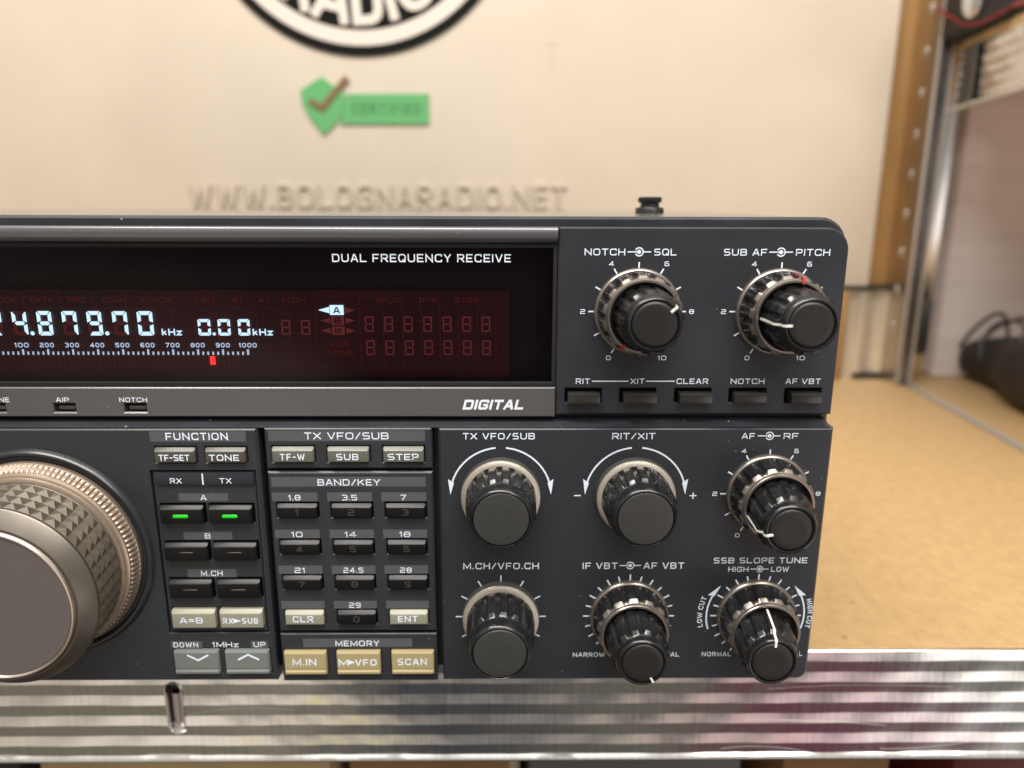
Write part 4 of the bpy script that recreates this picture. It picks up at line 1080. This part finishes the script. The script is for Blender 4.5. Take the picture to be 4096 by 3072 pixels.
# ---------------- big tuning dial
DX, DZ = -139.75, 58.1; SH = (1.0, -3.2); LM = 24.2
dial = lathe('tuning_dial', DX, DZ, Y0, [(19.4, 26.2), (19.8, 26.6), (20.6, 26.7), (21.0, 26.4), (23.5, 23.5), (23.9, 23.0), (23.9, 22.7), (23.5, 22.5), (23.4, 22.0)], M['dial_rim'], radio, n=160, shear=SH, Lmax=LM)
lathe('dial_collar', DX, DZ, Y0, [(0, 33.6), (.9, 33.3), (1.5, 32.6), (1.5, 32.0), (.9, 31.4), (-.2, 31.0), (-.2, 20)], M['ring_black'], dial, n=160)
lathe('dial_skirt', DX, DZ, Y0, [(.3, 30.0), (1.6, 30.15), (1.9, 30.05), (2.1, 29.75)], M['dial_bronze'], dial, n=160, shear=SH, Lmax=LM)
lathe('knurled_band', DX, DZ, Y0, [(2.05, 29.7), (2.2, 29.8, .28), (3.0, 29.45, .28), (3.8, 29.1, .28), (4.6, 28.75, .28), (4.8, 28.5)], M['dial_bronze'], dial, n=1440, flutes=120, skew=.9, shear=SH, Lmax=LM, smooth=50)
lathe('inner_band', DX, DZ, Y0, [(4.7, 28.6), (5.2, 28.5), (5.6, 28.0), (5.7, 27.5), (6.3, 27.4), (6.5, 27.0), (6.6, 26.4)], M['dial_bronze'], dial, n=160, shear=SH, Lmax=LM)
bm = bmesh.new()                                      # grip: rows of small four-sided points, set in pairs
NP, rowsP = 44, 4; L0, L1 = 6.9, 19.3
def gp(L, r, th): return (DX+SH[0]*L/LM+r*math.sin(th), Y0-L, DZ+SH[1]*L/LM+r*math.cos(th))
rb = 26.1
for i in range(NP):
    for j in range(rowsP):
        t0, t1 = 2*PI*i/NP, 2*PI*(i+1)/NP; dt = (t1-t0)*.03
        la, lb = L0+(L1-L0)*j/rowsP, L0+(L1-L0)*(j+1)/rowsP
        c = [bm.verts.new(gp(la, rb, t0)), bm.verts.new(gp(la, rb, t1)), bm.verts.new(gp(lb, rb, t1)), bm.verts.new(gp(lb, rb, t0))]
        h = .95
        ap = bm.verts.new(gp(la+(lb-la)*.45, rb+h, t0+(t1-t0)*.5))
        for q_ in range(4): bm.faces.new((c[q_], c[(q_+1) % 4], ap))
bmesh.ops.remove_doubles(bm, verts=bm.verts, dist=.001)
finish('grip', bm, M['dial_rubber'], dial)
lathe('grip_core', DX, DZ, Y0, [(6.4, 26.3), (6.8, 26.0), (19.4, 26.0), (19.7, 26.3)], M['dial_rubber'], dial, n=160, shear=SH, Lmax=LM)
lathe('face_ring', DX, DZ, Y0, [(23.3, 22.3), (24.2, 22.2), (24.7, 21.9), (24.75, 21.5), (24.4, 21.2), (24.0, 21.1)], M['chrome'], dial, n=160, shear=SH, Lmax=LM)
lathe('face_disc', DX, DZ, Y0, [(24.1, 21.15), (24.3, 20.9), (24.3, 10), (24.3, 0)], M['dial_face'], dial, n=160, shear=SH, Lmax=LM)
